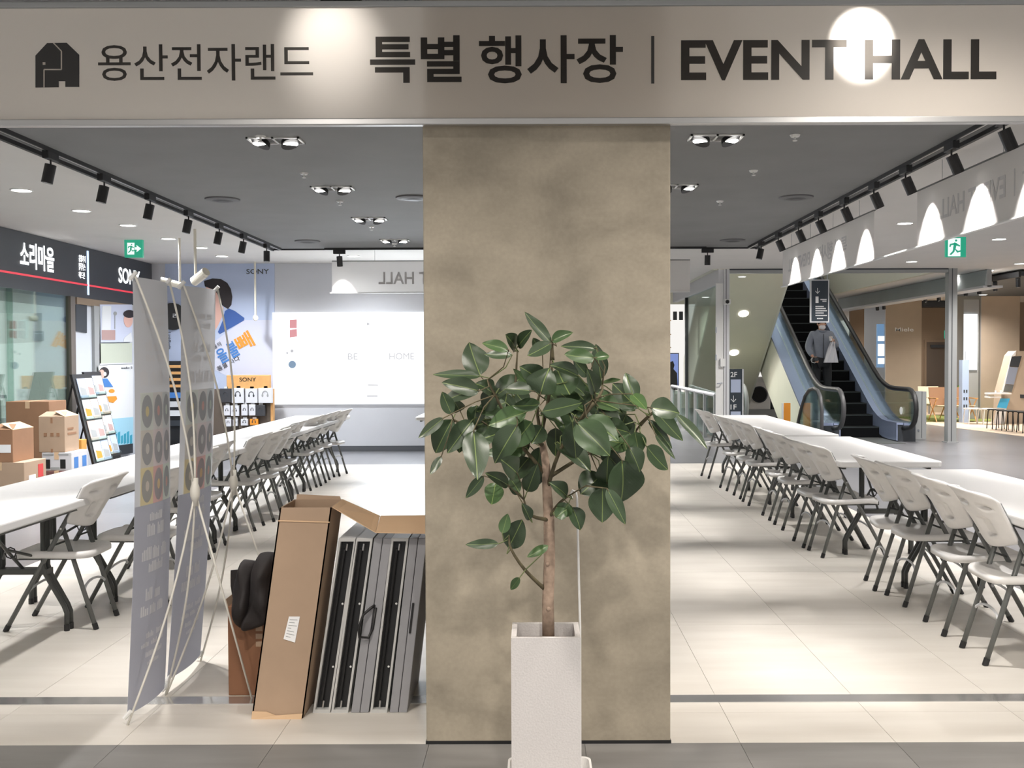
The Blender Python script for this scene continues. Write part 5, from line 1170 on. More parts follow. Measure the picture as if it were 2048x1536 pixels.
for q, xin in ((-1, XI0), (1, XI1)):
    def xx(a, b): return (min(xin + q * a, xin + q * b), max(xin + q * a, xin + q * b))
    profile_band(*xx(0.0, 0.02), 0.02, 0.30, 17.75, m=M_BLUESTEEL, name='skirt_panel')
    profile_band(*xx(0.0, 0.12), 0.30, 0.34, 17.75, m=M_BLUESTEEL, name='inner_deck')
    profile_band(*xx(0.12, 0.132), 0.34, 0.90, 17.45, m=M_GLASS, name='glass_balustrade')
    profile_band(*xx(0.115, 0.138), 0.90, 0.925, 17.45, m=M_STEEL, name='handrail_track')
    profile_band(*xx(0.132, 0.34), 0.29, 0.34, 17.75, m=M_BLUESTEEL, name='outer_deck')
    profile_band(*xx(0.32, 0.34), -0.95 if q > 0 else -1.05, 0.29, 18.4, m=M_CREAM if q < 0 else M_GREYP, name='side_cladding')
    part('newel_base', MB().box((xx(0.02, 0.34)[0], 17.75, 0), (xx(0.02, 0.34)[1], 18.6, 0.29)), M_CHAR, esc)
    # handrail: down the incline, along the flat, round the newel and back
    xm = xin + q * 0.126
    _, base = profile_band(xm - 0.001, xm + 0.001, 0.90, 0.905, 17.6, m=M_STEEL, name='handrail_core')
    pts = [(xm, Y, base(Y) + 0.945) for Y in (YT_, 24, 22, 20, 19.3, 19.0, 18.75, 18.5, 18.25, 17.9, 17.5)]
    pts += [(xm, 17.5 - 0.34 * math.sin(math.pi * k / 10), 0.605 + 0.34 * math.cos(math.pi * k / 10)) for k in range(1, 10)] + [(xm, 17.5, 0.265), (xm, 17.85, 0.24)]
    hr = part('handrail', MB().tube(pts, 0.042, 10), M_BLACK if q > 0 else mat('grey handrail', srgb(70, 70, 72), 0.4), esc, smooth=True)
    rim = part('newel_glass', MB().slab([(xm - 0.006, 17.5 - 0.33 * math.sin(math.pi * k / 12), 0.605 + 0.33 * math.cos(math.pi * k / 12)) for k in range(13)], (0.012, 0, 0)), M_GLASS, esc)
part('safety_mark', MB().cyl((XI1 + 0.118, 17.85, 0.55), (XI1 + 0.114, 17.85, 0.55), 0.07, 20), M_WHITEINK, esc)
part('under_truss', MB().hexa([(XI0, 19.4, 0.0), (XI1, 19.4, 0.0), (XI1, YT_, 3.6), (XI0, YT_, 3.6), (XI0, 19.4, 0.1), (XI1, 19.4, 0.1), (XI1, YT_, 4.4), (XI0, YT_, 4.4)]), M_CHAR, esc)
struct('wall_shaft', MB().box((3.2, 27.5, 3.0), (7.4, 27.6, 6.0)).box((7.3, 17.7, ZW), (7.396, 27.5, 6.0)).box((3.104, 17.7, ZW), (3.2, 27.5, 6.0)), mat('pale shaft wall', srgb(196, 196, 182), 0.8), (5, 27.5, 3))
# second escalator, rising towards the camera: cream soffit with downlights
so = thing('escalator', 'second escalator seen from below, its cream soffit carrying two lit downlights', 'escalator', (4.3, 23.4, 0))
sz = lambda Y: 0.54 + (23.4 - Y) * 0.71
SX0, SX1 = 3.60, 5.0
part('soffit', MB().hexa([(SX0, 24.15, sz(24.15)), (SX1, 24.15, sz(24.15)), (SX1, 17.9, sz(17.9)), (SX0, 17.9, sz(17.9)), (SX0, 24.15, sz(24.15) + 0.05), (SX1, 24.15, sz(24.15) + 0.05), (SX1, 17.9, sz(17.9) + 0.05), (SX0, 17.9, sz(17.9) + 0.05)]), M_OLIVE, so)
part('side_cladding', MB().slab([(SX0, 24.15, sz(24.15)), (SX0, 17.9, sz(17.9)), (SX0, 17.9, sz(17.9) + 1.5), (SX0, 24.15, sz(24.15) + 1.5)], (-0.04, 0, 0)), M_CREAM, so)
part('side_cladding', MB().slab([(SX1, 24.15, sz(24.15)), (SX1, 17.9, sz(17.9)), (SX1, 17.9, sz(17.9) + 1.5), (SX1, 24.15, sz(24.15) + 1.5)], (0.04, 0, 0)), M_CREAM, so)
for px, py in ((1487, 627), (1468, 705)):
    d = ray(px, py); k = (0.54 + 23.4 * 0.71 - H) / (d.z + 0.71 * d.y); c = Vector((0, 0, H)) + d * k
    n = Vector((0, -0.71, -1)).normalized()
    part('soffit_downlight', MB().tube([c + n * 0.004, c + n * 0.012], 0.10, 20), M_LAMP, so)
    lamp('SPOT', c + n * 0.04, 60, WARM, so, c + n * 2, 150, 1, 0.08)
# glass end guard left of the black steps
eg = thing('glass_end_guard', 'rounded glass end guard with a grey rail, left of the escalator newel', 'balustrade', (4.92, 17.9, 0))
XG = 4.92; arch = [(XG, 17.25, 0.02), (XG, 17.18, 0.30), (XG, 17.17, 0.60), (XG, 17.25, 0.82), (XG, 17.42, 0.93), (XG, 17.65, 0.96), (XG, 17.95, 0.93), (XG, 18.25, 0.80), (XG, 18.55, 0.52), (XG, 18.80, 0.20), (XG, 18.95, 0.02)]
part('rail', MB().tube(arch, 0.032, 10), mat('grey handrail', srgb(70, 70, 72), 0.4), eg, smooth=True); part('glass', MB().slab([(XG - 0.006, y, z) for _, y, z in arch], (0.012, 0, 0)), M_GLASSG, eg); part('base_strip', MB().box((XG - 0.05, 17.2, 0), (XG + 0.05, 18.98, 0.02)), M_STEEL, eg)
# lower newel of the second escalator and its sign board
ne = thing('escalator_newel', 'glass escalator newel beside the navy floor sign, behind the far tables', 'balustrade', P(1490, 860, 20.5))
c = P(1480, 812, 20.5)
part('glass', MB().slab([(c.x, c.y + 0.3 - 0.9 * math.sin(math.pi * k / 10) * 0.5, 0.55 + 0.36 * math.cos(math.pi * k / 10)) for k in range(11)] + [(c.x, c.y + 1.6, 0.19), (c.x, c.y + 1.6, 0.91)], (0.012, 0, 0)), M_GLASSG, ne)
part('handrail', MB().tube([(c.x + 0.1, c.y + 1.6, 0.95)] + [(c.x + 0.1, c.y + 0.3 - 0.5 * math.sin(math.pi * k / 10), 0.55 + 0.40 * math.cos(math.pi * k / 10)) for k in range(11)] + [(c.x + 0.1, c.y + 0.9, 0.15)], 0.045, 10), M_GREYP, ne, smooth=True)
part('base', MB().box((c.x - 0.1, c.y - 0.1, 0), (c.x + 0.25, c.y + 1.6, 0.18)), M_STEEL, ne)
Ysn = 18.6
a, b = P(1456, 900, Ysn), P(1484.5, 738, Ysn)
fs_ = thing('floor_sign', 'navy upright floor sign reading 2F and 1F beside the white steel post', 'sign', ((a.x + b.x) / 2, Ysn, 0))
part('board', MB().box((a.x, Ysn, 0.02), (b.x, Ysn + 0.04, b.z)), M_NAVY, fs_); part('foot_plate', MB().box((a.x - 0.05, Ysn - 0.12, 0), (b.x + 0.05, Ysn + 0.16, 0.02)), M_STEEL, fs_)
part('edge', MB().box((b.x, Ysn - 0.005, 0.02), (b.x + 0.025, Ysn + 0.045, b.z)), M_LGREY, fs_)
def plate_text(t, b_, p0, p1, Y, m=M_WHITEINK, bold=0.0, par=None):
    A, B = P(*p0, Y), P(*p1, Y); text(b_, 'lettering', m, par or t, (A.x, Y - 0.003, A.z), EX, EZ, B.x - A.x, B.z - A.z, bold)
plate_text(fs_, '2F', (1461, 754), (1474, 744), Ysn, bold=0.01); plate_text(fs_, '1F', (1461, 819), (1473, 809), Ysn, bold=0.01)
def arrow(t, px, py, h_, Y, m=M_WHITEINK):
    p = lambda x, y: P(x, y, Y) - EY * 0.003
    for q in ([(px - .5, py), (px + .5, py), (px + .5, py + h_), (px - .5, py + h_)], [(px, py + h_ + .6), (px - h_ * .42, py + h_ * .58), (px - h_ * .42 + 1, py + h_ * .5), (px, py + h_ - .8)], [(px, py + h_ + .6), (px, py + h_ - .8), (px + h_ * .42 - 1, py + h_ * .5), (px + h_ * .42, py + h_ * .58)]):
        part('arrow', MB().slab([p(*v) for v in q], (0, 0.002, 0)), m, t)
arrow(fs_, 1467, 791, 13, Ysn)
nt_ = part('notice', MB().box((a.x + 0.05, Ysn - 0.004, P(1460, 785, Ysn).z), (b.x - 0.03, Ysn, P(1460, 759, Ysn).z)), M_SKYP, fs_); part('notice', MB().box((a.x + 0.05, Ysn - 0.004, P(1460, 840, Ysn).z), (b.x - 0.03, Ysn, P(1460, 823, Ysn).z)), M_SKYP, fs_)
# steel gate frame: posts, header, white jamb leaf, partition
Yg = 17.55
def post(pa, pb, name, label, top, m, depth=0.16):
    A, B = P(pa, 700, Yg), P(pb, 700, Yg)
    t = thing(name, label, 'post', ((A.x + B.x) / 2, Yg, 0))
    part('shaft', MB().box((A.x, Yg, 0.01), (B.x, Yg + depth, ZW)), m, t); part('base_plate', MB().box((A.x - 0.03, Yg - 0.03, 0), (B.x + 0.03, Yg + depth + 0.03, 0.012)), M_GREYP, t)
    w_ = B.x - A.x
    part('groove', MB().box((A.x + w_ * 0.36, Yg - 0.003, 0.02), (A.x + w_ * 0.44, Yg + 0.001, ZW)), M_CHAR, t); return t
post(1897, 1914, 'gate_post', 'grey square steel post standing alone right of the escalator', 530, M_GREYP)
gp = post(1448, 1459, 'gate_post', 'grey steel post behind the far right table, next to the white door leaf', 530, M_LGREY)
p = P(1453, 604, Yg - 0.05); part('camera_body', MB().box((p.x - 0.05, Yg - 0.14, p.z - 0.045), (p.x + 0.06, Yg, p.z + 0.045)), M_FIT, gp, bevel=0.01); part('camera_lens', MB().sphere((p.x, Yg - 0.14, p.z), 0.035, 12, 8), M_BLACK, gp, smooth=True); part('cable', MB().tube([(p.x - 0.03, Yg - 0.01, p.z), (p.x - 0.03, Yg - 0.01, ZW)], 0.006, 6), M_FIT, gp)
hb = thing('header_beam', 'grey steel header beam across the escalator opening under the white ceiling', 'beam', (P(1680, 540, Yg).x, Yg, P(1680, 548, Yg).z))
A, B = P(1459, 546, Yg), P(1897, 530, Yg)
part('beam', MB().box((A.x, Yg, A.z), (B.x, Yg + 0.16, ZW)), M_GREYP, hb); part('slot', MB().box((A.x, Yg - 0.002, A.z + 0.05), (B.x, Yg + 0.002, A.z + 0.075)), M_CHAR, hb)
A, B = P(1432.5, 700, Yg), P(1447, 700, Yg)
dl = struct('door_1', MB().box((A.x, Yg + 0.02, 0.01), (B.x, Yg + 0.06, ZW - 0.25)), M_FIT, (A.x, Yg, 0))
p = P(1443, 766, Yg); part('door_handle', MB().cyl((p.x, Yg + 0.02, p.z), (p.x, Yg - 0.04, p.z), 0.012, 8).cyl((p.x, Yg - 0.04, p.z), (p.x - 0.09, Yg - 0.04, p.z - 0.01), 0.01, 8), M_STEEL, dl)
p = P(1445, 725, Yg); part('switch_box', MB().box((p.x - 0.04, Yg - 0.03, p.z - 0.07), (p.x + 0.05, Yg + 0.02, p.z + 0.07)), M_FIT, dl)
for py in (660, 715): 
    p = P(1433, py, Yg); part('hinge', MB().cyl((A.x, Yg + 0.02, p.z - 0.05), (A.x, Yg + 0.02, p.z + 0.05), 0.012, 8), M_STEEL, dl)
Xp = 3.26
z_a, z_b = PX(1431, 566, Xp).z, ZW
fb_ = struct('trim_3', MB().box((Xp - 0.05, Yg + 0.05, 2.82), (Xp + 0.05, 23.5, ZW)), M_LGREY, (Xp, Yg, 2.8))
yv = PX(1368, 700, Xp - 0.05).y
wn = struct('window_2', MB().box((Xp - 0.03, yv - 0.05, 0), (Xp + 0.03, yv + 0.05, 2.82)), M_GREYP, (Xp, yv, 0))
part('pane', MB().box((Xp - 0.005, Yg + 0.2, 0.05), (Xp + 0.005, yv - 0.05, 2.82)), M_GLASS, wn)
part('seal', MB().box((Xp - 0.034, yv - 0.075, 0.05), (Xp + 0.034, yv - 0.05, 2.82)), M_BLACKM, wn)
# guard rail along the void
gr = thing('guard_rail', 'white guard rail with glass infill behind the far right table', 'railing', (2.9, 19, 0))
r0, r1 = P(1431, 790, 18.0), P(1344, 772, 22.5)
d = r1 - r0
part('top_rail', MB().tube([(r0.x, r0.y, r0.z), (r1.x, r1.y, r1.z)], 0.035, 8), M_LGREY, gr)
for k in range(6):
    q_ = r0 + d * (k / 5); part('baluster', MB().box((q_.x - 0.035, q_.y - 0.03, 0), (q_.x + 0.035, q_.y + 0.03, q_.z)), M_GREYP, gr)
for k in range(5):
    q0, q1 = r0 + d * ((k + 0.1) / 5), r0 + d * ((k + 0.9) / 5); part('glass_infill', MB().slab([(q0.x, q0.y, 0.1), (q1.x, q1.y, 0.1), (q1.x, q1.y, q1.z - 0.08), (q0.x, q0.y, q0.z - 0.08)], (0.01, 0, 0)), M_GLASSG, gr)
tv = thing('display_monitor', 'monitor showing a dark figure on blue, right beside the pillar edge', 'monitor', P(1330, 790, 24))
a, b = P(1318, 780, 24), P(1358, 706, 24)
part('frame', MB().box((a.x, 24, a.z), (b.x, 24.06, b.z)), M_BLACK, tv); part('screen', MB().box((a.x + 0.03, 23.99, a.z + 0.03), (b.x - 0.02, 24, b.z - 0.02)), glow('blue monitor picture', srgb(120, 140, 200), 1.0), tv)
part('figure', MB().slab([P(x_, y_, 23.985) for x_, y_ in [(1340, 779), (1340, 724), (1346, 722), (1349, 730), (1347, 738), (1354, 746), (1356, 779)]], (0, 0.003, 0)), M_BLACK, tv); part('stand', MB().box((a.x + 0.1, 24.02, 0), (b.x - 0.1, 24.08, a.z)), M_BLACK, tv)
# far hall behind: pale lit wall, low partition
struct('wall_far', MB().box((-8, 30, 0), (4.0, 30.1, 3.07)), mat('cream far wall', srgb(226, 214, 196), 0.7), (0, 30, 0))
sh2 = thing('wall_shelf', 'bright wall shelf with dark bottles far behind the glass partition', 'shelf', P(1358, 700, 29.7))
for py in (640, 668, 694): 
    q_ = P(1356, py, 29.7); part('board', MB().box((3.0, 29.6, q_.z - 0.03), (3.99, 29.98, q_.z)), M_WOOD, sh2)
for k, px in enumerate((1350, 1362, 1373)):
    q_ = P(px, 640, 29.7); part('bottle', MB().cyl((q_.x, 29.7, q_.z), (q_.x, 29.7, q_.z + 0.25), 0.06, 12), M_CHAR, sh2)
for x, y in ((-1, 24), (2.2, 25.5), (2.2, 21.0), (1.4, 18.6)): downlight(Vector((x, y, ZW)), f'round downlight of the far hall behind the glass partition, {"left" if x < 0 else "farthest" if y > 22 else "nearest" if y < 20 else "middle"}', P_DOWN * 2.0)  # nearest one added, and output raised, to brighten the soffit side and partition
# hanging "down to 1" board
Yh = 17.2
a, b = P(1620.5, 645, Yh), P(1658.5, 559, Yh)
hs = thing('hanging_sign', 'dark hanging sign with a down arrow and a 1, above the person on the escalator', 'sign', ((a.x + b.x) / 2, Yh, a.z))
part('frame', MB().box((a.x, Yh, a.z), (b.x, Yh + 0.04, b.z)), M_LGREY, hs); part('face', MB().box((a.x + 0.02, Yh - 0.004, a.z + 0.02), (b.x - 0.02, Yh + 0.001, b.z - 0.02)), M_NAVY, hs)
for x in (a.x + 0.03, b.x - 0.03): part('hanging_rod', MB().cyl((x, Yh + 0.02, b.z), (x, Yh + 0.02, ZW), 0.008, 8), M_STEEL, hs)
arrow(hs, 1635, 576, 11, Yh - 0.006); plate_text(hs, '1', (1631, 606), (1637, 593), Yh - 0.006, bold=0.02)
tm = MB()
for py, xs_ in ((599, (1641, 1653)), (602.5, (1645, 1652)), (613, (1631, 1648)), (617, (1631, 1651)), (621.5, (1631, 1653)), (626, (1631, 1647)), (631, (1631, 1653)), (637, (1634, 1646))):
    x = xs_[0]
    while x < xs_[1] - 0.5:
        A, B = P(x, py + 1.1, Yh - 0.006), P(x + 1.5, py - 1.1, Yh - 0.006); tm.box((A.x, Yh - 0.007, A.z), (B.x, Yh - 0.004, B.z)); x += 2.1
o = part('small_print', tm, M_WHITEINK, hs); o['kind'] = 'stuff'
# washing machines on a low platform
pf = thing('display_platform', 'low grey platform under the washing machines', 'platform', P(1530, 838, 24.2))
q_ = P(1530, 819, 24); part('deck', MB().box((4.9, 23.9, 0), (6.4, 25.2, q_.z)), M_GREYP, pf); part('front_strip', MB().box((4.9, 23.88, 0), (6.4, 23.9, 0.08)), M_CHAR, pf)
def washer(x0, x1, m, label, Y=24.1):
    zt_ = P(1530, 754, Y).z
    t = thing('washing_machine', label, 'washing machine', ((x0 + x1) / 2, Y, q_.z), 'washing machines by the escalator')
    part('cabinet', MB().box((x0, Y, q_.z), (x1, Y + 0.6, zt_)), m, t, bevel=0.015)
    c_ = Vector(((x0 + x1) / 2, Y, q_.z + (zt_ - q_.z) * 0.46)); r_ = (x1 - x0) * 0.36
    dr = part('door', MB().cyl(c_, c_ - EY * 0.03, r_, 28), M_BLACK, t); part('door_ring', MB().tube([c_ - EY * 0.03, c_ - EY * 0.04], [r_ * 1.02, r_ * 0.86], 28, False), M_CHAR, dr)
    part('control_panel', MB().box((x0 + 0.03, Y - 0.008, zt_ - 0.13), (x1 - 0.03, Y, zt_ - 0.04)), M_LGREY if m is M_BLACK else M_FIT, t); part('dial', MB().cyl((x1 - 0.14, Y - 0.03, zt_ - 0.085), (x1 - 0.14, Y, zt_ - 0.085), 0.03, 14), M_CHAR, t)
washer(P(1496, 790, 24.1).x, P(1541, 790, 24.1).x, M_WHITE, 'white washing machine with a round black door'); washer(P(1543, 790, 24.1).x, P(1590, 790, 24.1).x, mat('graphite enamel', srgb(70, 72, 76), 0.4), 'graphite washing machine beside the white one')
ob = thing('queue_post', 'short orange and white post before the escalator newel', 'post', P(1574, 880, 18.8))
q0, q1 = P(1567, 860, 18.8), P(1581, 806, 18.8)
part('panel', MB().box((q0.x, 18.8, 0.02), (q1.x, 18.84, q1.z)), M_ORANGE, ob); part('edge', MB().box((q0.x - 0.025, 18.795, 0.02), (q0.x, 18.845, q1.z)), M_PAPER, ob); part('base', MB().box((q0.x - 0.08, 18.7, 0), (q1.x + 0.08, 18.95, 0.02)), M_STEEL, ob)
# pale square post right of the near newel
t = thing('short_post', 'short pale square pillar just right of the escalator newel', 'post', P(1841, 885, 18.3))
q0, q1 = P(1831, 887, 18.3), P(1853, 783, 18.3)
part('shaft', MB().box((q0.x, 18.3, 0), (q1.x, 18.55, q1.z)), M_GREYP, t); part('panel_seam', MB().box((q0.x + 0.11, 18.297, 0.02), (q0.x + 0.118, 18.301, q1.z)), M_CHAR, t); part('lock', MB().cyl((q0.x + 0.05, 18.29, 0.16), (q0.x + 0.05, 18.3, 0.16), 0.02, 12), M_STEEL, t)

# ================================================================ right: far shop
def pier(pa, pb, Y, depth, label, m, side=None):
    A, B = P(pa, 700, Y), P(pb, 700, Y)
    t = thing('shop_pier', label, 'pillar', ((A.x + B.x) / 2, Y, 0))
    part('core', MB().box((A.x, Y, 0), (B.x, Y + depth, ZW - 0.003)), m, t)
    if side: part('side_face', MB().box((A.x - 0.012, Y + 0.002, 0), (A.x, Y + depth, ZW - 0.003)), side, t)
    return t
p1_ = pier(1771, 1843, 25.0, 1.6, 'brown rendered pier carrying pale lettering, behind the escalator', M_BROWN, M_LGREY)
A, B = P(1790, 663, 25.0), P(1827, 655, 25.0)
text('Miele', 'lettering', M_WHITEINK, p1_, (A.x, 24.995, A.z), EX, EZ, B.x - A.x, B.z - A.z, 0.015)
lb_ = part('lit_poster', MB().box((P(1757, 700, 24.9).x, 25.0, P(1757, 735, 25).z), (P(1757, 700, 24.9).x + 0.17, 25.06, P(1757, 648, 25).z)), glow('lit blue poster', srgb(110, 150, 190), 0.8), p1_)
for k, (ya, yb, s_) in enumerate(((672, 682, 1), (688, 712, 0), (716, 728, 1))):
    A, B = P(1756, yb, 24.98), P(1769, ya, 24.98); part('lit_picture', MB().box((A.x, 24.985, A.z), (B.x, 24.998, B.z)), glow('lit white picture', (0.92, 0.97, 1, 1), 1.2), lb_)
p2_ = pier(1962, 2039, 24.0, 1.5, 'brown rendered pier at the right edge, with a lit white panel on its side', M_BROWN, M_GREYP)
bw = struct('wall_right', MB().box((P(1700, 700, 28.5).x, 28.5, 0), (22, 28.6, ZW)), M_BROWND, (12, 28.5, 0))
A, B = P(1851, 850, 28.5), P(1925, 684, 28.5)
d2 = struct('door_2', MB().box((A.x, 28.44, 0), (B.x, 28.5, B.z)), mat('dark taupe door', srgb(92, 82, 74), 0.6), (A.x, 28.5, 0))
part('closer', MB().box((A.x + 0.1, 28.38, B.z - 0.16), (A.x + 0.5, 28.44, B.z - 0.08)), M_CHAR, d2); part('door_frame', MB().box((A.x - 0.06, 28.45, 0), (A.x, 28.5, B.z + 0.06)).box((A.x, 28.45, B.z), (B.x, 28.5, B.z + 0.06)), M_BROWND, d2)
q_ = P(1893, 669, 27.6); es = thing('exit_sign', 'tiny green exit sign seen edge on beside the grey steel post', 'exit sign', q_)
part('face', MB().box((q_.x - 0.05, 27.6, q_.z - 0.11), (q_.x + 0.04, 27.64, q_.z + 0.11)), M_EXITG, es); part('lit_stripe', MB().box((q_.x + 0.0, 27.595, q_.z - 0.11), (q_.x + 0.04, 27.6, q_.z + 0.11)), M_EXITW, es); part('stem', MB().cyl((q_.x, 27.62, q_.z + 0.11), (q_.x, 27.62, ZW), 0.008), M_GREYP, es)
# lit panel and display column in front of the second pier
YL_ = 23.9
q0, q1 = P(1928, 740, YL_), P(1955, 628, YL_)
lp_ = thing('light_panel', 'tall glowing white panel left of the right brown pier', 'light panel', ((q0.x + q1.x) / 2, YL_, q0.z))
part('lit_face', MB().box((q0.x, YL_, q0.z), (q1.x, YL_ + 0.04, q1.z)), glow('lit white panel', (0.96, 0.98, 1, 1), 1.3), lp_); part('backing', MB().box((q0.x, YL_ + 0.04, 0), (q1.x + 0.05, YL_ + 0.09, q1.z + 0.35)), M_GREYP, lp_)
q0, q1 = P(1924, 846, 22.8), P(1938, 720, 22.8)
kc = thing('display_column', 'slim pale blue display column with dark slots before the glowing panel', 'display', ((q0.x + q1.x) / 2, 22.8, 0))
part('column', MB().box((q0.x, 22.8, 0), (q1.x, 22.98, q1.z)), mat('pale blue lacquer', srgb(176, 196, 226), 0.4), kc)
for k in range(6): part('slot', MB().box((q0.x + 0.03 + 0.055 * (k % 2), 22.795, 0.35 + 0.17 * (k // 2)), (q0.x + 0.06 + 0.055 * (k % 2), 22.8, 0.42 + 0.17 * (k // 2))), M_CHAR, kc)
part('antenna', MB().cyl((q1.x - 0.04, 22.9, q1.z), (q1.x - 0.04, 22.9, q1.z + 0.2), 0.005, 6), M_STEEL, kc)
# slanted white display with tablets, and a small shelf
Yt = 22.5
def tq(pts, Y=Yt): return [P(px, py, Y) for px, py in pts]
sd = thing('slanted_display', 'white slanted display board with dark panels at the right picture edge', 'display', (P(2040, 860, Yt).x, Yt, 0))
part('board', MB().slab(tq([(2003, 784), (2023, 711), (2031, 702), (2110, 702), (2110, 880), (1996, 880)]), (0, 0.35, 0)), M_BROWN, sd)
part('white_edge', MB().slab([v - EY * 0.01 for v in tq([(2003, 784), (2023, 711), (2032, 701), (2031, 711), (2025, 713), (2006, 784)])], (0, 0.01, 0)), M_WHITE, sd)
for pts, m in (([(2023, 713), (2043, 712), (2037, 734), (2018, 733)], M_CHAR), ([(2018, 734), (2036, 735), (2027, 769), (2010, 768)], mat('blue grey screen', srgb(140, 148, 166), 0.3)), ([(2010, 769), (2027, 770), (2023, 784), (2006, 783)], M_LEG)):
    part('panel', MB().slab([v - EY * 0.012 for v in tq(pts)], (0, 0.006, 0)), m, sd)
part('slot', MB().slab([v - EY * 0.01 for v in tq([(2040, 789), (2060, 790), (2060, 797), (2040, 796)])], (0, 0.006, 0)), M_CHAR, sd)
A, B = P(1981, 787, Yt - 0.3), P(2023, 783, Yt - 0.3)
ws = thing('small_shelf', 'small white shelf with two white cups before the slanted display', 'shelf', ((A.x + B.x) / 2, Yt - 0.2, A.z - 0.1))
part('shelf_top', MB().box((A.x, Yt - 0.3, A.z - 0.02), (B.x, Yt, A.z + 0.01)), M_WHITE, ws); part('lower_shelf', MB().box((A.x, Yt - 0.28, A.z - 0.10), (A.x + 0.25, Yt, A.z - 0.07)), M_WHITE, ws); part('bracket', MB().box((A.x + 0.02, Yt - 0.1, A.z - 0.1), (A.x + 0.04, Yt, A.z)), M_WHITE, ws)
for k, px in enumerate((1991.5, 2002)):
    c_ = P(px, 783, Yt - 0.2); t = thing('paper_cup', f'white cup on the small white shelf, {"left" if k == 0 else "right"} one', 'cup', Vector((c_.x, Yt - 0.2, A.z + 0.01)))
    part('cup_body', MB().tube([(c_.x, Yt - 0.2, A.z + 0.01), (c_.x, Yt - 0.2, A.z + 0.065)], [0.016, 0.022], 14), M_WHITE, t); part('rim', MB().tube([(c_.x, Yt - 0.2, A.z + 0.063), (c_.x, Yt - 0.2, A.z + 0.067)], 0.0235, 14), M_FIT, t)
bb = thing('blue_card', 'bright blue leaning card under the small white shelf', 'card', P(2006, 816, Yt - 0.15))
part('card', MB().slab(tq([(1994, 815), (2001, 797), (2020, 797), (2013, 817)], Yt - 0.1), (0, 0.01, 0)), mat('bright blue card', srgb(70, 176, 226), 0.5), bb); part('white_stand', MB().slab(tq([(1981, 872), (1994, 815), (2013, 817), (2006, 872)], Yt - 0.09), (0, 0.01, 0)), M_WHITE, bb)
def stool(px, py, label, m, h_, g, r_=0.16):
    f = G(px, py)
    t = thing('stool', label, 'stool', f, g)
    part('seat', MB().cyl(f + EZ * (h_ - 0.02), f + EZ * h_, r_ * 1.05, 20), m, t)
    for k in range(4):
        a_ = math.pi / 4 + k * math.pi / 2; o_ = Vector((math.cos(a_), math.sin(a_), 0)); part('leg', MB().tube([f + o_ * r_ * 1.12, f + o_ * r_ * 0.95 + EZ * (h_ - 0.05), f + o_ * r_ * 0.8 + EZ * (h_ - 0.02)], 0.011, 6), m, t)
for k, (px, py) in enumerate(((1991, 858), (2010, 861), (2031, 863), (2052, 866))): stool(px, py, f'black wire legged stool before the slanted display, {ORD[k]} from the left', M_BLACKM, 0.42, 'black stools by the slanted display')
for k, (px, py) in enumerate(((1946, 848), (1975, 849))): stool(px, py, f'white low stool beside the pale display column, {"left" if k == 0 else "right"} one', M_WHITE, 0.36, 'white stools by the display column', 0.2)
# camp chairs, low table, greenery on a green mat
gm = thing('green_mat', 'green turf mat under the camp chairs far right', 'mat', (9.6, 24.3, 0.004)); part('turf', MB().box((9.0, 23.2, 0.004), (11.4, 25.6, 0.02)), mat('turf green', srgb(150, 160, 90), 0.9, var=0.2, scale=30), gm); part('hem', MB().box((9.0, 23.17, 0.004), (11.4, 23.2, 0.022)), mat('turf hem', srgb(110, 120, 70), 0.9), gm)
M_CANV = mat('cream canvas', srgb(232, 222, 196), 0.8); M_TAN = mat('tan canvas', srgb(136, 102, 76), 0.8)
def camp_chair(px, py, label, m):
    f = G(px, py, 0.02); t = thing('camp_chair', label, 'chair', f, 'camp chairs on the green mat')
    b = f
    part('seat', MB().slab([b + Vector(v) for v in ((-.25, -.2, .36), (.25, -.2, .36), (.25, .22, .32), (-.25, .22, .32))], (0, 0, 0.02)), M_CANV, t)
    part('backrest', MB().slab([b + Vector(v) for v in ((-.25, .22, .36), (.25, .22, .36), (.25, .32, .78), (-.25, .32, .78))], (0, 0.02, 0)), m, t)
    for q in (-1, 1):
        part('leg', MB().tube([b + Vector((q * .27, -.22, 0)), b + Vector((q * .27, .24, .52))], 0.014, 6), M_WOOD, t); part('leg', MB().tube([b + Vector((q * .27, .26, 0)), b + Vector((q * .27, -.2, .52))], 0.014, 6), M_WOOD, t); part('arm', MB().box(b + Vector((q * .27 - .025, -.24, .52)), b + Vector((q * .27 + .025, .26, .545))), M_WOOD, t)
camp_chair(1889, 842, 'low tan backed camp chair just left of the grey steel post', M_TAN); camp_chair(1922, 842, 'low tan backed camp chair just right of the grey steel post', M_TAN); camp_chair(1866, 838, 'low cream camp chair farthest left on the green mat', M_CANV)
lt = thing('bench_cabinet', 'low cream bench cabinet against the dark taupe door', 'cabinet', (P(1866, 790, 27.2).x, 27.2, 0))
A, B = P(1847, 812, 27.2), P(1890, 785, 27.2); part('body', MB().box((A.x, 27.2, 0), (B.x, 27.7, B.z)), M_CANV, lt); part('worktop', MB().box((A.x - 0.05, 27.15, B.z), (B.x + 0.3, 27.75, B.z + 0.03)), M_LGREY, lt); part('vent', MB().box((A.x + 0.26, 27.195, B.z - 0.17), (A.x + 0.34, 27.2, B.z - 0.13)), M_CHAR, lt)
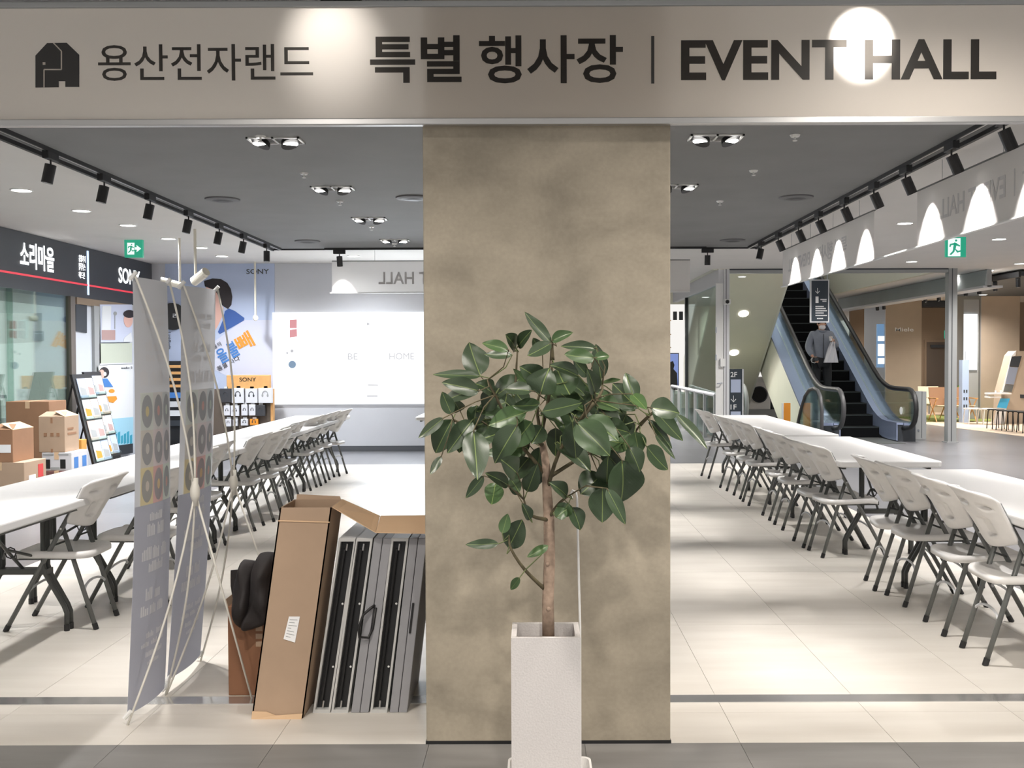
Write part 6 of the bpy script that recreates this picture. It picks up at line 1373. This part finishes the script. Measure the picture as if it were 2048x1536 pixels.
def tuft(px, py, Y, label):
    c_ = P(px, py, Y); zt_ = P(1905, 797, 25.2).z; t = thing('potted_greenery', label, 'plant', (c_.x, c_.y, zt_))
    part('pot', MB().tube([(c_.x, c_.y, zt_), c_ - EZ * 0.05], [0.07, 0.09], 14), M_TAN, t); r2 = random.Random(px)
    g_ = mat('fresh green foliage', srgb(140, 186, 60), 0.6)
    for k in range(14):
        a_ = r2.uniform(0, 6.28); o_ = Vector((math.cos(a_), math.sin(a_), 0)) * r2.uniform(0.06, 0.16); z_ = EZ * r2.uniform(0.06, 0.2); s_ = Vector((-o_.y, o_.x, 0)) * 0.25
        b_ = c_ - EZ * 0.05; part('leaf', MB().add([b_, b_ + o_ * 0.5 + z_ * 0.7 + s_, b_ + o_ + z_, b_ + o_ * 0.5 + z_ * 0.7 - s_], [(0, 1, 2, 3)]), g_, t)
tuft(1887, 789, 26.0, 'small bright green plant behind the tan camp chair'); tuft(1918, 781, 24.5, 'small bright green plant right of the grey steel post')
stn = thing('plant_table', 'small pale side table carrying the bright green plants', 'table', (P(1900, 800, 25.2).x, 25.2, 0))
A = P(1884, 792, 25.2); B = P(1924, 792, 25.2); zt_ = P(1905, 797, 25.2).z
part('tabletop', MB().box((A.x, 24.3, zt_ - 0.03), (B.x, 26.2, zt_)), M_LGREY, stn)
for x in (A.x + 0.05, B.x - 0.05):
    for y in (24.35, 26.15): part('leg', MB().box((x - 0.02, y - 0.02, 0.02), (x + 0.02, y + 0.02, zt_ - 0.03)), M_LGREY, stn)
# slatted bulkhead and dark ceiling frames
bk = thing('slatted_bulkhead', 'grey slatted bulkhead slanting down behind the steel header beam', 'bulkhead', (8.0, 21, 2.76))
for k in range(4): part('slat', MB().box((7.98 + 0.01 * k, 17.75, 2.785 + 0.068 * k), (8.02, 26.5, 2.853 + 0.068 * k)), mat('grey board', srgb(160, 168, 168), 0.6, var=0.08, scale=1), bk)
part('backing', MB().box((8.02, 17.75, 2.76), (8.10, 26.5, ZW - 0.004)), M_GREYP, bk); part('lower_lip', MB().box((7.95, 17.75, 2.74), (8.3, 26.5, 2.78)), M_LGREY, bk)
def frame_beam(a_, b_, label):
    t = thing('dark_ceiling_beam', label, 'beam', (Vector(a_) + Vector(b_)) / 2); d_ = (Vector(b_) - Vector(a_)).normalized(); n_ = d_.cross(EZ) * 0.2; A_, B_ = Vector(a_), Vector(b_); h_ = EZ * 0.16
    part('beam', MB().hexa([A_ - n_, A_ + n_, B_ + n_, B_ - n_, A_ - n_ + h_, A_ + n_ + h_, B_ + n_ + h_, B_ - n_ + h_]), M_CHAR, t)
    part('track', MB().hexa([A_ - n_ * .1 - h_ * .1, A_ + n_ * .1 - h_ * .1, B_ + n_ * .1 - h_ * .1, B_ - n_ * .1 - h_ * .1, A_ - n_ * .1, A_ + n_ * .1, B_ + n_ * .1, B_ - n_ * .1]), M_BLACKM, t)
fbm = [(P(1755, 603, 24.4), P(1905, 590, 22.4), 'dark ceiling beam with spotlights before the brown piers'), (P(1840, 606, 27.6), P(1935, 606, 27.6), 'dark ceiling beam before the dark taupe wall')]
for a_, b_, l_ in fbm:
    z_ = 2.90; frame_beam((a_.x, a_.y, z_), (b_.x, b_.y, z_), l_)
dc = thing('dark_ceiling_panel', 'dark grey lowered ceiling panel over the far right shop', 'ceiling panel', (11, 20, 2.93))
part('panel', MB().box((8.62, 17.75, 2.95), (15.0, 23.6, 3.03)), M_CHAR, dc); part('edge_lip', MB().box((8.58, 17.75, 2.93), (8.62, 23.6, 3.03)), M_BLACKM, dc)
for x in (9.5, 12.5):
    for y in (18.5, 22.8): part('hanger', MB().cyl((x, y, 3.03), (x, y, ZW), 0.01, 6), M_GREYP, dc)
def small_spot(px, py, Y, k):
    c_ = P(px, py, Y); t = thing('track_spotlight', f'small black spotlight in the far right shop, {ORD[k]} from the left', 'spotlight', c_, 'spotlights of the far right shop')
    d_ = Vector((0.2, 0.35, -1)).normalized(); part('stem', MB().cyl((c_.x, Y, c_.z + 0.04), (c_.x, Y, 2.948 if c_.x > 8.62 and Y < 23.6 else ZW), 0.010, 8), M_BLACKM, t); k_ = part('can', MB().cyl(c_ + EZ * 0.06, c_ + EZ * 0.06 + d_ * 0.17, 0.042, 14), M_BLACKM, t); part('lens', MB().cyl(c_ + EZ * 0.06 + d_ * 0.171, c_ + EZ * 0.06 + d_ * 0.173, 0.034, 12), M_LAMP, k_)
for k, (px, py, Y) in enumerate(((1754, 612, 24.4), (1767, 610, 24.2), (1850, 595, 23.0), (1877, 592, 22.6), (1931, 580, 19.5), (1958, 577, 19.2), (1990, 570, 18.8), (2036, 562, 18.2))):
    small_spot(px, py, Y, k)
for k, (x, y, pw) in enumerate(((9.2, 22.0, 1.6), (11.0, 19.8, 1.2), (10.0, 26.8, 1.1), (12.2, 17.0, 1.0), (10.3, 23.0, 1.0))): downlight(Vector((x, y, 2.949 if x > 8.7 and 17.8 < y < 23.5 else ZW)), f'round downlight of the far right shop, {ORD[k]} of five', P_DOWN * pw, WARM)
for px, py in ((1700, 606), (1703, 675)): pass

# ================================================================ the person on the escalator
Yq = 19.62
zf = 0.55 + 0.02
M_SKN = mat('skin', srgb(206, 160, 138), 0.6); M_JKT = mat('grey zip jacket', srgb(132, 138, 150), 0.75, var=0.05, scale=10, bump=0.2); M_TRS = mat('dark trousers', srgb(34, 36, 40), 0.8); M_MASK = mat('white face mask', srgb(226, 222, 224), 0.8); M_HAIRP = mat('dark hair', srgb(46, 40, 38), 0.7)
pc = P(1643, 700, Yq)
man = thing('person', 'person in a grey jacket and white mask riding down the escalator with a white bag', 'person', (pc.x, Yq, zf))
def skin(name, joints, edges, m, parent, levels=2):
    """joints: name -> (co, rx, ry); one continuous skinned body"""
    names_ = list(joints); me = bpy.data.meshes.new(name); o0 = ORG[parent.name]
    me.from_pydata([Vector(joints[n_][0]) for n_ in names_], [(names_.index(a_), names_.index(b_)) for a_, b_ in edges], []); me.update()
    o = bpy.data.objects.new(name, me); COL.objects.link(o)
    sk = o.modifiers.new('skin', 'SKIN'); sk.use_smooth_shade = True
    for i, n_ in enumerate(names_):
        v_ = me.skin_vertices[0].data[i]; v_.radius = joints[n_][1:3]; v_.use_root = (i == 0)
    sb = o.modifiers.new('sub', 'SUBSURF'); sb.levels = levels; sb.render_levels = levels
    apply_mods(o); o.data.materials.clear(); o.data.materials.append(m)
    for p_ in o.data.polygons: p_.use_smooth = True
    o.parent = parent; ORG[o.name] = o0; return o
J = dict(pelvis=((0, 0, .90), .145, .11), waist=((0, 0, 1.06), .11, .08), chest=((0, .01, 1.28), .125, .08), neck=((0, .01, 1.46), .055, .055), chin=((0, -.015, 1.535), .066, .072), head=((0, -.005, 1.62), .078, .092), crown=((0, .005, 1.695), .055, .065),
         hipL=((-.10, 0, .86), .09, .095), kneeL=((-.11, -.03, .48), .06, .065), ankL=((-.11, 0, .09), .042, .045), toeL=((-.12, -.15, .035), .04, .03),
         hipR=((.10, 0, .86), .09, .095), kneeR=((.11, -.05, .48), .06, .065), ankR=((.11, -.01, .09), .042, .045), toeR=((.12, -.16, .035), .04, .03),
         shL=((-.185, .01, 1.39), .045, .045), elL=((-.27, .0, 1.13), .047, .047), wrL=((-.215, -.16, .95), .03, .03), shR=((.185, .01, 1.39), .045, .045), elR=((.27, -.06, 1.15), .047, .047), wrR=((.17, -.22, 1.24), .03, .03))
E = [('pelvis', 'waist'), ('waist', 'chest'), ('chest', 'neck'), ('neck', 'chin'), ('chin', 'head'), ('head', 'crown'), ('pelvis', 'hipL'), ('hipL', 'kneeL'), ('kneeL', 'ankL'), ('ankL', 'toeL'), ('pelvis', 'hipR'), ('hipR', 'kneeR'), ('kneeR', 'ankR'), ('ankR', 'toeR'), ('chest', 'shL'), ('shL', 'elL'), ('elL', 'wrL'), ('chest', 'shR'), ('shR', 'elR'), ('elR', 'wrR')]
body = skin('body', J, E, M_SKN, man)
T_ = {k: J[k] for k in ('pelvis', 'hipL', 'kneeL', 'ankL', 'hipR', 'kneeR', 'ankR')}
T_ = {k: (v[0], v[1] + .018, v[2] + .018) for k, v in T_.items()}
skin('trousers', T_, [e for e in E if e[0] in T_ and e[1] in T_], M_TRS, man)
K_ = {k: (J[k][0], J[k][1] + .028, J[k][2] + .028) for k in ('waist', 'chest', 'shL', 'elL', 'shR', 'elR')}
K_['chest'] = ((0, .01, 1.28), .185, .14); K_['waist'] = ((0, 0, 1.06), .165, .13); K_['shL'] = ((-.185, .01, 1.39), .092, .09); K_['shR'] = ((.185, .01, 1.39), .092, .09)
K_['hem'] = ((0, 0, .84), .178, .145); K_['col'] = ((0, .012, 1.44), .085, .08); K_['cufL'] = ((-.222, -.145, .965), .046, .046); K_['cufR'] = ((.178, -.205, 1.232), .046, .046)
jk = skin('jacket', {k: K_[k] for k in ('waist', 'hem', 'chest', 'col', 'shL', 'elL', 'cufL', 'shR', 'elR', 'cufR')}, [('waist', 'hem'), ('waist', 'chest'), ('chest', 'col'), ('chest', 'shL'), ('shL', 'elL'), ('elL', 'cufL'), ('chest', 'shR'), ('shR', 'elR'), ('elR', 'cufR')], M_JKT, man)
o3 = ORG[man.name]
def add_(name, mb, m, par=None, **kw):
    mb.v = [v + o3 for v in mb.v]; return part(name, mb, m, par or man, **kw)
add_('zip', MB().box((-.006, -.152, .86), (.006, -.140, 1.40)), M_CHAR, jk)
add_('collar', MB().tube([(.075 * math.cos(a_ * .785 + .4), .01 + .07 * math.sin(a_ * .785 + .4), 1.465 + .012 * math.sin(a_ * .785)) for a_ in range(8)], .022, 8), M_JKT, jk, smooth=True)
add_('hair', MB().sphere((0, .012, 1.655), .098, 16, 10, (.98, 1.08, .95)), M_HAIRP, smooth=True)
add_('mask', MB().sphere((0, -.055, 1.535), .062, 14, 10, (1.05, .72, .80)), M_MASK, smooth=True)
add_('nose', MB().sphere((0, -.098, 1.595), .016, 8, 6, (.8, 1, 1.3)), M_SKN, smooth=True)
for q in (-1, 1):
    add_('eye', MB().sphere((q * .03, -.088, 1.632), .011, 8, 6, (1.3, .6, .7)), M_HAIRP); add_('ear', MB().sphere((q * .082, .0, 1.60), .024, 8, 6, (.45, .8, 1.2)), M_SKN, smooth=True)
    add_('shoe', MB().sphere((q * .115, -.08, .04), .06, 12, 8, (.85, 2.1, .66)), M_BLACK, smooth=True)
def hand(w_, palm_dir, curl_dir, side):
    """palm and five separate bent fingers"""
    w_, p_, c_ = Vector(w_), Vector(palm_dir).normalized(), Vector(curl_dir).normalized(); s_ = p_.cross(c_).normalized() * side
    mb = MB().tube([w_, w_ + p_ * .04, w_ + p_ * .085], [.024, .034, .030], 8)
    for k, L_ in enumerate((.062, .074, .07, .054)):
        b_ = w_ + p_ * .08 + s_ * (.024 - .016 * k); m1 = b_ + p_ * L_ * .5 + c_ * L_ * .18; mb.tube([b_, m1, m1 + p_ * L_ * .12 + c_ * L_ * .45, m1 - p_ * L_ * .12 + c_ * L_ * .62], [.0095, .009, .0085, .007], 6)
    b_ = w_ + p_ * .03 + s_ * .03; mb.tube([b_, b_ + s_ * .022 + p_ * .026, b_ + s_ * .02 + p_ * .05 + c_ * .018], [.011, .010, .008], 6)
    return mb
hl = add_('hand', hand((-.213, -.165, .945), (.25, -.75, -.5), (.5, -.2, -.6), 1), M_SKN, smooth=True)
hr_ = add_('hand', hand((.168, -.222, 1.245), (-.5, -.45, .35), (-.2, -.2, .9), -1), M_SKN, smooth=True)
dev = thing('compact_camera', 'small black camera held in the hand of the person on the escalator', 'camera', o3 + Vector((-.18, -.27, .86)))
part('camera_body', MB().box(o3 + Vector((-.245, -.275, .865)), o3 + Vector((-.135, -.225, .945))), M_BLACK, dev, bevel=.008); part('lens', MB().cyl(o3 + Vector((-.19, -.275, .905)), o3 + Vector((-.19, -.325, .905)), .032, 14), M_CHAR, dev); part('strap', MB().tube([o3 + Vector(v) for v in ((-.25, -.25, .93), (-.275, -.25, .90), (-.26, -.25, .85), (-.21, -.255, .835), (-.15, -.25, .86))], .006, 6), M_FIT, dev)
bag = thing('plastic_bag', 'white plastic bag hanging from the hand of the person on the escalator', 'bag', o3 + Vector((.14, -.3, .86)))
c_ = o3 + Vector((.135, -.285, 1.24))
part('bag_body', MB().grid(lambda i, j: c_ + Vector(((i - .5) * (.05 + .22 * j ** .8) - .035 * j + .012 * math.sin(i * 22) * (1 - j), .02 * math.sin(i * 14 + j * 3) - .02, -.40 * j)), 14, 10).grid(lambda i, j: c_ + Vector(((i - .5) * (.05 + .22 * j ** .8) - .035 * j, .055 + .02 * math.sin(i * 11 + 2 + j * 3) * j, -.40 * j)), 14, 10), mat('thin white plastic', srgb(224, 224, 230), 0.4), bag, smooth=True)
part('handle', MB().tube([c_, c_ + Vector((.005, .01, .05)), c_ + Vector((.02, .02, .06)), c_ + Vector((.03, .02, 0))], .008, 6), M_FIT, bag)
cup = thing('paper_cup', 'small white paper cup in the raised hand of the person on the escalator', 'cup', o3 + Vector((.10, -.28, 1.27)))
part('cup_body', MB().tube([o3 + Vector((.10, -.285, 1.265)), o3 + Vector((.095, -.29, 1.345))], [.026, .034], 14), M_WHITE, cup); part('rim', MB().tube([o3 + Vector((.0948, -.29, 1.343)), o3 + Vector((.0945, -.29, 1.349))], .0355, 14), M_FIT, cup)
